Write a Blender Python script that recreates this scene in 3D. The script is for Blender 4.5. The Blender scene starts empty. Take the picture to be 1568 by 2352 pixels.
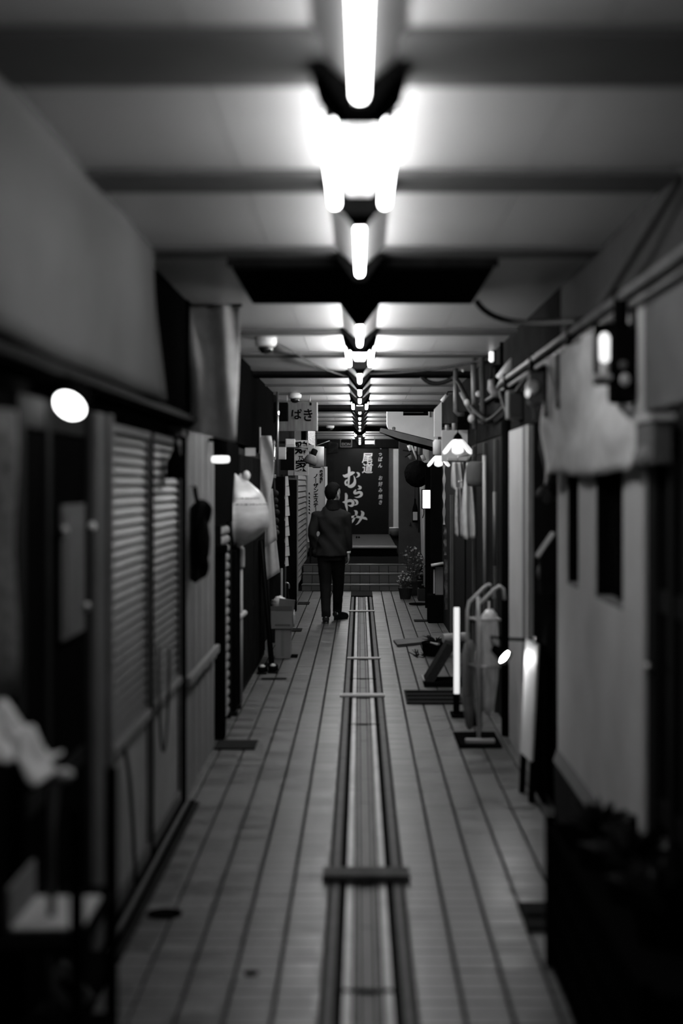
import bpy, bmesh, math, random
from mathutils import Vector, Matrix, noise
random.seed(7)
SC = bpy.context.scene
COL = SC.collection
PI = math.pi
# ------------------------------------------------------------------ camera, world, exposure
F = 3267.0                      # focal length in pixels of the 1568 x 2352 frame (50 mm on 24 x 36)
CZ = 1.68                       # eye height
cam = bpy.data.cameras.new('camera'); cam_o = bpy.data.objects.new('camera', cam); COL.objects.link(cam_o)
cam.sensor_fit = 'VERTICAL'; cam.sensor_height = 36.0; cam.sensor_width = 24.0
cam.lens = 36.0 * F / 2352.0
cam.shift_x = -42.0 / 2352.0; cam.shift_y = -67.0 / 2352.0
cam.clip_start = 0.05; cam.clip_end = 100
cam.dof.use_dof = True; cam.dof.focus_distance = 21.0; cam.dof.aperture_fstop = 1.2
cam_o.location = (0, 0, CZ); cam_o.rotation_euler = (PI / 2, 0, 0)
SC.camera = cam_o
w = bpy.data.worlds.new('night'); SC.world = w; w.use_nodes = True
w.node_tree.nodes['Background'].inputs[0].default_value = (1, 1, 1, 1)
w.node_tree.nodes['Background'].inputs[1].default_value = 0.002
SC.view_settings.view_transform = 'Standard'; SC.view_settings.look = 'None'
SC.view_settings.gamma = 1.0; SC.view_settings.use_curve_mapping = False
SC.view_settings.exposure = 0.0
TUBE = 30.0                     # radiance of the fluorescent tubes

# ------------------------------------------------------------------ materials
MATS = {}
def mat(name, g, rough=0.6, metal=0.0, var=0.18, scale=6.0, bump=0.0, emit=0.0, stretch=(1, 1, 1), spec=0.5, trans=0.0, alpha=1.0):
    if name in MATS: return MATS[name]
    m = bpy.data.materials.new(name); m.use_nodes = True
    nt = m.node_tree; b = nt.nodes['Principled BSDF']
    b.inputs['Roughness'].default_value = rough; b.inputs['Metallic'].default_value = metal
    b.inputs['Specular IOR Level'].default_value = spec
    if trans: b.inputs['Transmission Weight'].default_value = trans
    if alpha < 1: b.inputs['Alpha'].default_value = alpha
    geo = nt.nodes.new('ShaderNodeNewGeometry')
    mp = nt.nodes.new('ShaderNodeMapping'); mp.inputs['Scale'].default_value = stretch
    nt.links.new(geo.outputs['Position'], mp.inputs['Vector'])
    nz = nt.nodes.new('ShaderNodeTexNoise'); nz.inputs['Scale'].default_value = scale; nz.inputs['Detail'].default_value = 5
    nt.links.new(mp.outputs[0], nz.inputs['Vector'])
    mr = nt.nodes.new('ShaderNodeMapRange')
    mr.inputs['From Min'].default_value = 0.25; mr.inputs['From Max'].default_value = 0.75
    mr.inputs['To Min'].default_value = max(0, g * (1 - var)); mr.inputs['To Max'].default_value = min(1, g * (1 + var))
    nt.links.new(nz.outputs['Fac'], mr.inputs['Value'])
    cc = nt.nodes.new('ShaderNodeCombineColor')
    for i in range(3): nt.links.new(mr.outputs[0], cc.inputs[i])
    nt.links.new(cc.outputs[0], b.inputs['Base Color'])
    if bump:
        bp = nt.nodes.new('ShaderNodeBump'); bp.inputs['Strength'].default_value = bump; bp.inputs['Distance'].default_value = 0.01
        nt.links.new(nz.outputs['Fac'], bp.inputs['Height']); nt.links.new(bp.outputs[0], b.inputs['Normal'])
    if emit:
        b.inputs['Emission Color'].default_value = (1, 1, 1, 1); b.inputs['Emission Strength'].default_value = emit
    MATS[name] = m
    return m

def tile_mat():
    m = bpy.data.materials.new('floor_tile'); m.use_nodes = True
    nt = m.node_tree; b = nt.nodes['Principled BSDF']; b.inputs['Roughness'].default_value = 0.42
    b.inputs['Specular IOR Level'].default_value = 0.7
    geo = nt.nodes.new('ShaderNodeNewGeometry')
    sn = nt.nodes.new('ShaderNodeVectorMath'); sn.operation = 'SNAP'; sn.inputs[1].default_value = (0.151, 0.1, 5.0)
    nt.links.new(geo.outputs['Position'], sn.inputs[0])
    wn = nt.nodes.new('ShaderNodeTexWhiteNoise'); wn.noise_dimensions = '3D'; nt.links.new(sn.outputs[0], wn.inputs['Vector'])
    nz = nt.nodes.new('ShaderNodeTexNoise'); nz.inputs['Scale'].default_value = 2.2; nz.inputs['Detail'].default_value = 6
    nt.links.new(geo.outputs['Position'], nz.inputs['Vector'])
    a = nt.nodes.new('ShaderNodeMath'); a.operation = 'MULTIPLY_ADD'; a.inputs[1].default_value = 0.035; a.inputs[2].default_value = 0.022
    nt.links.new(wn.outputs['Value'], a.inputs[0])
    c = nt.nodes.new('ShaderNodeMath'); c.operation = 'MULTIPLY_ADD'; c.inputs[1].default_value = 0.04
    nt.links.new(nz.outputs['Fac'], c.inputs[0]); nt.links.new(a.outputs[0], c.inputs[2])
    cc = nt.nodes.new('ShaderNodeCombineColor')
    for i in range(3): nt.links.new(c.outputs[0], cc.inputs[i])
    nt.links.new(cc.outputs[0], b.inputs['Base Color'])
    r = nt.nodes.new('ShaderNodeMath'); r.operation = 'MULTIPLY_ADD'; r.inputs[1].default_value = 0.14; r.inputs[2].default_value = 0.34
    nt.links.new(wn.outputs['Value'], r.inputs[0]); nt.links.new(r.outputs[0], b.inputs['Roughness'])
    MATS['floor_tile'] = m
    return m

M_TILE = tile_mat()
M_GROUT = mat('grout', 0.012, 0.95, spec=0.0)
M_CEIL = mat('ceiling_board', 0.45, 0.42, spec=0.6, var=0.06, scale=1.5)
M_BLACK = mat('black_paint', 0.004, 0.8, spec=0.0)
M_DARK = mat('dark_wood', 0.01, 0.7, spec=0.03, var=0.4, stretch=(1, 1, 0.15), scale=14)
M_DARK2 = mat('dark_wall', 0.015, 0.9, spec=0.0, var=0.3)
M_CHAR = mat('charcoal_wall', 0.05, 0.9, spec=0.1, var=0.15)
M_GREY = mat('grey_paint', 0.1, 0.7, spec=0.2)
M_MID = mat('mid_grey_board', 0.17, 0.8, spec=0.15, var=0.15, stretch=(8, 8, 0.4), scale=4)
M_LIGHT = mat('light_grey_paint', 0.42, 0.6, var=0.12, scale=3)
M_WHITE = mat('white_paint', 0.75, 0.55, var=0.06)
M_PLASTER = mat('pale_plaster', 0.5, 0.9, spec=0.1, var=0.15, scale=2.5, bump=0.2)
M_CLOTH = mat('pale_cloth', 0.6, 0.95, spec=0.0, var=0.2, scale=9, bump=0.15)
M_CLOTH2 = mat('patterned_cloth', 0.075, 0.9, var=0.75, scale=30)
M_DCLOTH = mat('dark_cloth', 0.012, 0.95, spec=0.0, var=0.4, scale=20)
M_METAL = mat('dull_metal', 0.4, 0.38, 0.9, var=0.2, scale=20)
M_STEEL = mat('shiny_steel', 0.6, 0.22, 1.0, var=0.1)
M_ALU = mat('aluminium_slat', 0.075, 0.5, 0.1, spec=0.25, var=0.25, scale=5)
M_WOOD = mat('weathered_wood', 0.11, 0.65, var=0.4, stretch=(1, 1, 0.08), scale=30)
M_PAPER = mat('paper', 0.55, 0.9, var=0.1, scale=15)
M_CARD = mat('cardboard', 0.2, 0.85, var=0.12)
M_PLASTIC = mat('milky_plastic', 0.6, 0.3, var=0.12, scale=12)
M_INK = mat('ink_black', 0.004, 0.9, spec=0.0)
M_RUBBER = mat('black_rubber', 0.01, 0.85, spec=0.05, var=0.4, scale=40)
M_TUBE = mat('lit_tube', 0.8, 0.4, emit=TUBE * 2.1)
M_TUBE_MID = mat('dim_lit_tube', 0.8, 0.4, emit=TUBE * 1.15)
M_TUBE_NEAR = mat('dimmed_near_tube', 0.8, 0.4, emit=TUBE * 0.72)  # tubes near the camera set dimmer only to keep the foreground dark
M_FIX = mat('enamel_fixture', 0.3, 0.4, var=0.1)
M_CABLE = mat('black_cable', 0.012, 0.6, spec=0.1)
M_PIPE = mat('grey_conduit', 0.11, 0.45, var=0.3)
M_GLASSD = mat('dark_glass', 0.008, 0.08, spec=0.6)
M_GLOW = mat('lit_sign', 0.8, 0.5, emit=2.2)
M_LEAF = mat('leaf', 0.06, 0.45, var=0.6, scale=40)
M_PETAL = mat('pale_petal', 0.5, 0.6)
M_TERRA = mat('clay_pot', 0.025, 0.8, spec=0.1)

# ------------------------------------------------------------------ helpers
def P(px, py, Y): return Vector(((px - 826.0) / F * Y, Y, CZ + (1109.0 - py) / F * Y))
def wloc(o):
    v = Vector((0, 0, 0))
    while o is not None: v += o.location; o = o.parent
    return v
def tag(o, label=None, cat=None, group=None, kind=None):
    if label: o['label'] = label
    if cat: o['category'] = cat
    if group: o['group'] = group
    if kind: o['kind'] = kind
    return o
def thing(name, label, cat, loc, group=None):
    o = bpy.data.objects.new(name, None); COL.objects.link(o); o.location = loc; o.empty_display_size = 0.1
    return tag(o, label, cat, group)
def place(name, me, loc, parent=None):
    o = bpy.data.objects.new(name, me); COL.objects.link(o)
    loc = Vector(loc)
    if parent is not None: o.parent = parent; o.location = loc - wloc(parent)
    else: o.location = loc
    return o

class MB:
    def __init__(s): s.v = []; s.f = []
    def add(s, vs, fs):
        n = len(s.v); s.v += [Vector(p) for p in vs]; s.f += [tuple(i + n for i in q) for q in fs]; return s
    def box(s, x0, x1, y0, y1, z0, z1):
        return s.add([(x0, y0, z0), (x1, y0, z0), (x1, y1, z0), (x0, y1, z0), (x0, y0, z1), (x1, y0, z1), (x1, y1, z1), (x0, y1, z1)],
                     [(0, 3, 2, 1), (4, 5, 6, 7), (0, 1, 5, 4), (1, 2, 6, 5), (2, 3, 7, 6), (3, 0, 4, 7)])
    def obox(s, c, sx, sy, sz, rot):
        R = rot if isinstance(rot, Matrix) else Matrix.Rotation(rot, 3, 'Z')
        b = MB().box(-sx / 2, sx / 2, -sy / 2, sy / 2, -sz / 2, sz / 2)
        return s.add([R @ p + Vector(c) for p in b.v], b.f)
    def prism(s, poly, a, b, axis='Y'):
        # poly in the plane across axis: Y -> (x,z), X -> (y,z), Z -> (x,y)
        mk = {'Y': lambda p, t: (p[0], t, p[1]), 'X': lambda p, t: (t, p[0], p[1]), 'Z': lambda p, t: (p[0], p[1], t)}[axis]
        n = len(poly)
        vs = [mk(p, a) for p in poly] + [mk(p, b) for p in poly]
        fs = [tuple(range(n)), tuple(range(2 * n - 1, n - 1, -1))] + [(i, n + i, n + (i + 1) % n, (i + 1) % n) for i in range(n)]
        return s.add(vs, fs)
    def tube(s, pts, r, n=8, flat=None):
        pts = [Vector(p) for p in pts]; k = len(pts)
        rs = r if isinstance(r, (list, tuple)) else [r] * k
        vs = []; up = None
        for i, p in enumerate(pts):
            t = (pts[min(i + 1, k - 1)] - pts[max(i - 1, 0)]).normalized()
            if up is None: up = Vector((0, 1, 0)) if abs(t.y) < 0.9 else Vector((0, 0, 1))
            a = (up - t * up.dot(t)).normalized(); up = a; b = t.cross(a)
            ra, rb = rs[i] if isinstance(rs[i], (list, tuple)) else (rs[i], rs[i])
            for j in range(n):
                th = 2 * PI * j / n
                vs.append(p + a * (math.cos(th) * ra) + b * (math.sin(th) * rb))
        fs = [(i * n + j, i * n + (j + 1) % n, (i + 1) * n + (j + 1) % n, (i + 1) * n + j) for i in range(k - 1) for j in range(n)]
        fs += [tuple(range(n - 1, -1, -1)), tuple(range((k - 1) * n, k * n))]
        return s.add(vs, fs)
    def lathe(s, c, prof, n=20, axis=(0, 0, 1), a0=0.0, a1=2 * PI):
        # prof: (r, h) pairs along the axis
        ax = Vector(axis).normalized(); ref = Vector((1, 0, 0)) if abs(ax.x) < 0.9 else Vector((0, 1, 0))
        a = (ref - ax * ref.dot(ax)).normalized(); b = ax.cross(a); c = Vector(c)
        vs = []
        for r, h in prof:
            for j in range(n):
                th = a0 + (a1 - a0) * j / n
                vs.append(c + ax * h + a * (math.cos(th) * max(r, 1e-4)) + b * (math.sin(th) * max(r, 1e-4)))
        k = len(prof)
        fs = [(i * n + j, i * n + (j + 1) % n, (i + 1) * n + (j + 1) % n, (i + 1) * n + j) for i in range(k - 1) for j in range(n)]
        fs += [tuple(range(n - 1, -1, -1)), tuple(range((k - 1) * n, k * n))]
        return s.add(vs, fs)
    def ball(s, c, rx, ry, rz, n=14, m=9, jit=0.0, rot=None):
        vs = []; c = Vector(c)
        for i in range(m + 1):
            ph = PI * i / m
            for j in range(n):
                th = 2 * PI * j / n
                k = 1 + (random.uniform(-jit, jit) if jit else 0)
                d = Vector((rx * max(math.sin(ph), .001) * math.cos(th) * k, ry * max(math.sin(ph), .001) * math.sin(th) * k, -rz * math.cos(ph) * k))
                vs.append(c + (rot @ d if rot else d))
        fs = [(i * n + j, i * n + (j + 1) % n, (i + 1) * n + (j + 1) % n, (i + 1) * n + j) for i in range(m) for j in range(n)]
        return s.add(vs, fs)
    def sheet(s, fn, nu, nv, off):
        # a closed cloth shell: fn(u,v) -> point, off = thickness vector
        off = Vector(off); g = [Vector(fn(i / nu, j / nv)) for i in range(nu + 1) for j in range(nv + 1)]
        n = len(g); W = nv + 1; vs = g + [p + off for p in g]; fs = []
        for i in range(nu):
            for j in range(nv):
                a, b, c, d = i * W + j, (i + 1) * W + j, (i + 1) * W + j + 1, i * W + j + 1
                fs += [(a, b, c, d), (d + n, c + n, b + n, a + n)]
        edge = [i * W for i in range(nu + 1)] + [nu * W + j for j in range(1, nv + 1)] + [i * W + nv for i in range(nu - 1, -1, -1)] + [j for j in range(nv - 1, 0, -1)]
        for a, b in zip(edge, edge[1:] + edge[:1]): fs.append((b, a, a + n, b + n))
        return s.add(vs, fs)
    def build(s, name, m, parent=None, label=None, cat=None, group=None, kind=None, smooth=False, bevel=0.0):
        me = bpy.data.meshes.new(name)
        if parent is not None: o0 = wloc(parent)
        else:
            xs = [p.x for p in s.v]; ys = [p.y for p in s.v]; zs = [p.z for p in s.v]
            o0 = Vector(((min(xs) + max(xs)) / 2, (min(ys) + max(ys)) / 2, min(zs)))
        me.from_pydata([tuple(p - o0) for p in s.v], [], s.f)
        bm = bmesh.new(); bm.from_mesh(me)
        bmesh.ops.recalc_face_normals(bm, faces=bm.faces[:])
        if bevel:
            ed = [e for e in bm.edges if len(e.link_faces) == 2 and e.calc_face_angle(0) > 0.6]
            bmesh.ops.bevel(bm, geom=ed, offset=bevel, segments=2, affect='EDGES', profile=0.6, clamp_overlap=True)
        bm.to_mesh(me); bm.free()
        if smooth:
            me.polygons.foreach_set('use_smooth', [True] * len(me.polygons)); me.update()
        me.materials.append(m)
        o = bpy.data.objects.new(name, me); COL.objects.link(o)
        if parent is not None: o.parent = parent
        else: o.location = o0
        return tag(o, label, cat, group, kind)

def box(name, m, dims, parent=None, bevel=0.0, **k): return MB().box(*dims).build(name, m, parent, bevel=bevel, **k)
def tube(name, m, pts, r, parent=None, n=8, **k): return MB().tube(pts, r, n).build(name, m, parent, smooth=True, **k)
def bez(p0, p1, p2, p3, n=14):
    return [Vector(p0) * (1 - t) ** 3 + Vector(p1) * 3 * t * (1 - t) ** 2 + Vector(p2) * 3 * t * t * (1 - t) + Vector(p3) * t ** 3 for t in [i / n for i in range(n + 1)]]
def sag(a, b, d, n=14):
    a = Vector(a); b = Vector(b)
    return [a.lerp(b, i / n) - Vector((0, 0, d * 4 * (i / n) * (1 - i / n))) for i in range(n + 1)]

def text_obj(name, s, size, m, origin, parent, bold=0.0, ext=0.002, line=1.0, shear=0.0, sx=1.0, face='cam', kind=None):
    """lettering standing in the x-z plane that faces -y; origin = centre of the first character cell's top"""
    cu = bpy.data.curves.new('lettering', 'FONT'); cu.body = '\n'.join(s); cu.size = size; cu.align_x = 'CENTER'; cu.align_y = 'TOP'
    cu.space_line = line; cu.extrude = ext; cu.offset = bold; cu.shear = shear; cu.resolution_u = 4
    ob = bpy.data.objects.new('lettering', cu); COL.objects.link(ob)
    dg = bpy.context.evaluated_depsgraph_get(); dg.update()
    me = bpy.data.meshes.new_from_object(ob.evaluated_get(dg))
    bpy.data.objects.remove(ob); bpy.data.curves.remove(cu)
    me.transform(Matrix.Diagonal((sx, 1, 1, 1))); me.transform(Matrix.Rotation(PI / 2, 4, 'X'))
    me.materials.clear(); me.materials.append(m)
    o = place(name, me, origin, parent); me.name = name
    return o

def stroke(mb, pts, y, conv):
    """a brush stroke of varying width: pts = (u, v, width) in drawing units, conv -> (x, z, scale)"""
    # smooth the polyline with Catmull-Rom
    q = []
    n = len(pts)
    for i in range(n - 1):
        p0, p1, p2, p3 = pts[max(i - 1, 0)], pts[i], pts[i + 1], pts[min(i + 2, n - 1)]
        for k in range(5):
            t = k / 5
            q.append(tuple(0.5 * ((2 * p1[c]) + (-p0[c] + p2[c]) * t + (2 * p0[c] - 5 * p1[c] + 4 * p2[c] - p3[c]) * t * t + (-p0[c] + 3 * p1[c] - 3 * p2[c] + p3[c]) * t ** 3) for c in range(3)))
    q.append(pts[-1])
    L = []; Rr = []
    for i, (u, v, wd) in enumerate(q):
        a = q[max(i - 1, 0)]; b = q[min(i + 1, len(q) - 1)]
        dx, dy = b[0] - a[0], b[1] - a[1]; l = math.hypot(dx, dy) or 1
        nx, ny = -dy / l, dx / l; h = max(wd, 4) / 2
        L.append(conv(u + nx * h, v + ny * h)); Rr.append(conv(u - nx * h, v - ny * h))
    for i in range(len(q) - 1):
        mb.add([(L[i][0], y, L[i][1]), (L[i + 1][0], y, L[i + 1][1]), (Rr[i + 1][0], y, Rr[i + 1][1]), (Rr[i][0], y, Rr[i][1])], [(0, 1, 2, 3)])
    for (u, v, wd) in (q[0], q[-1]):
        h = max(wd, 4) / 2 * 0.9
        c = [conv(u + h * math.cos(a * PI / 5), v + h * math.sin(a * PI / 5)) for a in range(10)]
        mb.add([(p[0], y, p[1]) for p in c], [tuple(range(10))])

XL, XR = -0.92, 0.98            # faces of the shop fronts
ZC = 2.66                       # ceiling
# ------------------------------------------------------------------ floor
floor = box('floor', M_GROUT, (-1.3, 1.3, 0.0, 22.1, -0.15, -0.011), kind='structure')
def tile_mesh(lx, ly, h, bv=0.004):
    me = bpy.data.meshes.new('tile')
    x, y = lx / 2, ly / 2
    vs = [(-x, -y, -h), (x, -y, -h), (x, y, -h), (-x, y, -h), (-x, -y, -bv * .7), (x, -y, -bv * .7), (x, y, -bv * .7), (-x, y, -bv * .7),
          (-x + bv, -y + bv, 0), (x - bv, -y + bv, 0), (x - bv, y - bv, 0), (-x + bv, y - bv, 0)]
    fs = [(8, 9, 10, 11)] + [(i, (i + 1) % 4, 4 + (i + 1) % 4, 4 + i) for i in range(4)] + [(4 + i, 4 + (i + 1) % 4, 8 + (i + 1) % 4, 8 + i) for i in range(4)]
    me.from_pydata(vs, [], fs); me.materials.append(M_TILE); return me
TM = tile_mesh(0.141, 0.0945, 0.012)
xs_cols = [-0.126 - 0.151 * (k + 0.5) for k in range(6)] + [0.18 + 0.151 * (k + 0.5) for k in range(6)]
rest = MB(); PITCH = 0.1
def add_tile(mb, me, loc):
    mb.add([v.co + Vector(loc) for v in me.vertices], [tuple(p.vertices) for p in me.polygons])
for r in range(int((22.1 - 1.5) / PITCH)):
    y = 1.5 + (r + 0.5) * PITCH
    for x in xs_cols:
        jz = random.uniform(-0.0012, 0.0)
        if 4.35 < y < 6.85: place('tile', TM, (x, y, jz), floor)
        else: add_tile(rest, TM, (x, y, jz))
rest.build('tile_field', M_TILE, floor, kind='stuff')

# floor drain: stone curbs, steel channel covers in sections, cross bars
dr = thing('floor_drain', 'long strip drain of stone curbs and steel covers along the middle of the tiled floor', 'drain', (0.027, 4.0, 0))
def strip(name, m, x0, x1, z1, ya=1.5, yb=21.9):
    y = ya
    while y < yb - 0.1:
        l = min(random.choice([0.6, 0.6, 0.9]), yb - y)
        box(name, m, (x0, x1, y + 0.002, y + l - 0.002, -0.011, z1 + random.uniform(-0.0015, 0.0)), dr)
        y += l
M_CURB = mat('drain_curb', 0.05, 0.6, spec=0.3, var=0.3, scale=8)
M_COVER = mat('drain_cover', 0.12, 0.4, 0.2, var=0.55, scale=3, stretch=(6, 0.8, 1))
M_INNER = mat('drain_inner', 0.04, 0.5, 0.0, spec=0.4, var=0.5, scale=3, stretch=(6, 0.8, 1))
M_CHAN = mat('drain_channel_metal', 0.02, 0.5, 0.0, spec=0.3, var=0.6, scale=2.5, stretch=(8, 0.7, 1))
strip('curb_stone', M_CURB, -0.119, -0.085, 0.0); strip('curb_stone', M_CURB, 0.139, 0.173, 0.0)
strip('cover_plate', M_COVER, -0.056, -0.026, -0.001); strip('cover_plate', M_COVER, 0.08, 0.11, -0.001)
strip('inner_plate', M_INNER, -0.016, -0.002, -0.003); strip('inner_plate', M_INNER, 0.056, 0.07, -0.003)
strip('channel_plate', M_CHAN, 0.004, 0.050, -0.006)
M_DARKBAR = mat('dark_bar_wood', 0.06, 0.7, var=0.5, scale=12, spec=0.2)
for (ya, yb, xa, xb, h, m) in ((5.98, 6.12, -0.156, 0.212, 0.03, M_DARKBAR), (11.15, 11.26, -0.158, 0.196, 0.016, M_LIGHT), (13.55, 13.64, -0.12, 0.2, 0.012, M_LIGHT), (18.55, 18.66, -0.15, 0.195, 0.012, M_LIGHT)):
    box('cross_bar', m, (xa, xb, ya, yb, 0.0, h), dr, bevel=0.004)
for y in (4.7, 9.9, 12.2): box('cover_joint', M_RUBBER, (-0.085, 0.139, y, y + 0.02, -0.007, 0.001), dr)
box('door_mat', M_RUBBER, (-0.13, 0.19, 21.0, 22.0, 0.002, 0.012), label='thin dark mat lying over the drain at the foot of the steps', cat='mat')

# ------------------------------------------------------------------ ceiling
ceil = box('ceiling', M_DARK2, (-1.3, 1.3, 0.0, 32.5, ZC + 0.012, ZC + 0.2), kind='structure')
for (xa, xb) in ((-1.3, -0.38), (-0.38, 0.53), (0.53, 1.3)):
    me = None; y = 0.1
    while y < 32.4:
        l = min(1.82, 32.4 - y)
        box('ceiling_panel', M_CEIL, (xa + 0.002, xb - 0.002, y + 0.002, y + l - 0.002, ZC, ZC + 0.012), ceil); y += 1.82
# dark hatch and beams below the ceiling
h = thing('ceiling_hatch', 'broad black hatch box fixed under the ceiling between two tube lights', 'hatch', (0.01, 6.75, ZC - 0.06))
box('panel', M_BLACK, (-0.55, 0.575, 6.12, 7.3, ZC - 0.062, ZC), h, bevel=0.006)
box('rim', M_DARK, (-0.57, 0.595, 6.10, 6.12, ZC - 0.05, ZC), h)
for (y0, y1, d, lab) in ((12.5, 12.72, 0.045, 'slim black beam crossing the ceiling beyond the second dome camera stretch'),
                         (17.9, 18.2, 0.07, 'black beam crossing the ceiling beside the white duct box'),
                         (24.8, 25.15, 0.07, 'black beam crossing the ceiling above the far steps')):
    b = thing('ceiling_beam', lab, 'beam', (0, y0, ZC - d), 'black beams across the ceiling')
    box('beam_body', M_BLACK, (-1.25, 1.25, y0, y1, ZC - d, ZC), b, bevel=0.005)
    box('beam_rail', M_DARK, (-1.25, 1.25, y0 - 0.015, y0, ZC - d * 0.6, ZC), b)

# ------------------------------------------------------------------ tube lights
def light(y0, twin, lab, L=1.2):
    t = thing('ceiling_light', lab, 'light', (0.0, y0 + L / 2, ZC), 'tube lights in a row along the ceiling')
    zt = CZ + 0.872
    if twin: poly = [(-0.075, ZC), (0.075, ZC), (0.035, ZC - 0.075), (-0.035, ZC - 0.075)]
    else: poly = [(-0.105, ZC), (0.105, ZC), (0.016, ZC - 0.075), (-0.016, ZC - 0.075)]
    MB().prism(poly, y0, y0 + L).build('housing', M_WHITE if twin else M_FIX, t)
    for yy in (y0 - 0.016, y0 + L):
        if twin: pl = [(-0.12, ZC), (0.12, ZC), (0.1, ZC - 0.08), (0.05, ZC - 0.13), (-0.05, ZC - 0.13), (-0.1, ZC - 0.08)]
        else: pl = [(-0.125, ZC), (0.125, ZC), (0.05, ZC - 0.1), (0.022, ZC - 0.14), (-0.022, ZC - 0.14), (-0.05, ZC - 0.1)]
        MB().prism(pl, yy, yy + 0.016).build('end_plate', M_BLACK, t)
    for x in ((-0.078, 0.078) if twin else (0.0,)):
        z = zt if not twin else zt + 0.005
        MB().lathe((x, y0 + 0.03, z), [(0.004, 0), (0.016, 0.004), (0.016, L - 0.064), (0.004, L - 0.06)], 12, (0, 1, 0)).build('tube', M_TUBE_NEAR if y0 < 4.5 else M_TUBE_MID if y0 < 7 else M_TUBE, t, smooth=True)
        for yy in (y0 + 0.0, y0 + L - 0.03): box('socket', M_WHITE, (x - 0.012, x + 0.012, yy, yy + 0.03, z - 0.014, ZC - 0.04), t)
for a in ((2.03, 0, 'single tube light running out of the top of the frame'),
          (3.38, 1, 'large twin tube light under the top of the frame', 1.12),
          (4.68, 0, 'single tube light just before the black ceiling hatch', 1.26),
          (7.6, 0, 'single tube light just beyond the black ceiling hatch', 1.4),
          (9.3, 1, 'twin tube light between the black hatch and the slim black beam', 1.3),
          (11.0, 0, 'single tube light right before the slim black beam', 1.35),
          (12.9, 0, 'single tube light right after the slim black beam'),
          (14.25, 0, 'second single tube light after the slim black beam'),
          (15.6, 1, 'twin tube light level with the hanging wooden sign'),
          (16.9, 0, 'single tube light right before the beam at the white duct box', 0.95),
          (18.35, 0, 'single tube light right after the beam at the white duct box'),
          (19.75, 0, 'single tube light above the cedar ball'),
          (21.15, 0, 'single tube light above the mat at the foot of the steps'),
          (22.55, 0, 'single tube light above the tiled steps'),
          (25.3, 1, 'twin tube light deep in the passage near its end'),
          (26.65, 0, 'first single tube light after the last twin light'),
          (28.0, 0, 'second single tube light after the last twin light'),
          (29.35, 0, 'third single tube light after the last twin light'),
          (30.6, 0, 'last single tube light before the black shop sign')):
    light(*a)
# flat dark battens covering the joints of the ceiling boards between the lights
M_BATT = mat('ceiling_batten_paint', 0.1, 0.8, var=0.1, spec=0.2)
for (y0, y1) in ((3.05, 3.46), (4.44, 4.72), (5.88, 6.1), (9.05, 9.3), (10.68, 10.95), (14.12, 14.24), (15.46, 15.59), (16.8, 16.89), (19.58, 19.72), (20.98, 21.12), (22.38, 22.52), (23.78, 23.95), (26.52, 26.64), (27.86, 27.98), (29.22, 29.34)):
    box('batten', M_BATT, (-1.25, 1.25, y0, y1, ZC - 0.018, ZC), ceil)

# ------------------------------------------------------------------ walls behind the fronts
box('wall_left', M_DARK2, (-1.3, -1.0, 1.0, 32.5, 0, ZC), kind='structure')
box('wall_right', M_DARK2, (1.06, 1.3, 1.0, 32.5, 0, ZC), kind='structure')

# ================================================================== LEFT SIDE
# upper fascia: pale canvas-like panel, dark header and dark return
def fas(u, v):
    y = 1.6 + u * 4.35 + (0.25 * (1 - v) ** 2 if u > 0.98 else 0)
    z = 2.04 + v * (ZC - 2.04)
    x = -0.85 + 0.015 * math.sin(u * 7 + v * 2) * (1 - v) - 0.012 * math.sin(v * PI) + 0.005 * math.sin(u * 19 + v * 5)
    return (x, y, z)
MB().sheet(fas, 40, 10, (-0.02, 0, 0)).build('canvas_awning', mat('grey_canvas', 0.13, 0.95, spec=0.0, var=0.15, scale=2), label='long pale canvas panel over the shutter doors, up against the ceiling', cat='awning', smooth=True)
box('wall_left', M_BLACK, (-1.0, -0.93, 1.2, 7.6, 2.035, ZC - 0.001), kind='structure')
hd = thing('shop_header', 'black timber header running above the slatted shutter doors', 'header', (-0.93, 4.6, 1.93))
box('header_board', M_BLACK, (-0.998, -0.885, 1.3, 7.6, 1.985, 2.03), hd)
box('edge_trim', M_DARK, (-0.885, -0.87, 1.3, 7.6, 2.0, 2.03), hd)
box('wall_left', M_BLACK, (-1.0, XL, 7.62, 12.0, 1.98, ZC - 0.001), kind='structure')

# tilted round lamp under the header
c = P(160, 931, 4.3); ax = Vector((-0.28, -0.72, -0.64)).normalized()
lp = thing('round_lamp', 'bright round lamp glowing under the black header by the entrance', 'lamp', c)
MB().lathe(c, [(0.02, -0.07), (0.045, -0.06), (0.054, -0.015), (0.054, 0.0)], 20, ax).build('housing', M_BLACK, lp, smooth=True)
MB().lathe(c, [(0.05, -0.004), (0.044, 0.008), (0.004, 0.012)], 20, ax).build('lens', mat('lamp_lens', 0.8, 0.4, emit=9.0), lp, smooth=True)
tube('arm', M_BLACK, [c - ax * 0.06, c - ax * 0.08 + Vector((0, 0, 0.02)), (c.x - .02, c.y + .06, 1.99)], 0.01, lp)

# patterned curtain beside the dark door
def cur(u, v): return (-0.918 + 0.018 * math.sin(u * 17) + 0.006 * math.sin(v * 9), 2.9 + u * 0.97, 1.13 + v * 0.74)
MB().sheet(cur, 36, 8, (-0.006, 0, 0)).build('curtain', M_CLOTH2, label='mottled grey shop curtain hanging at the edge of the dark entrance', cat='curtain', smooth=True)
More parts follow.
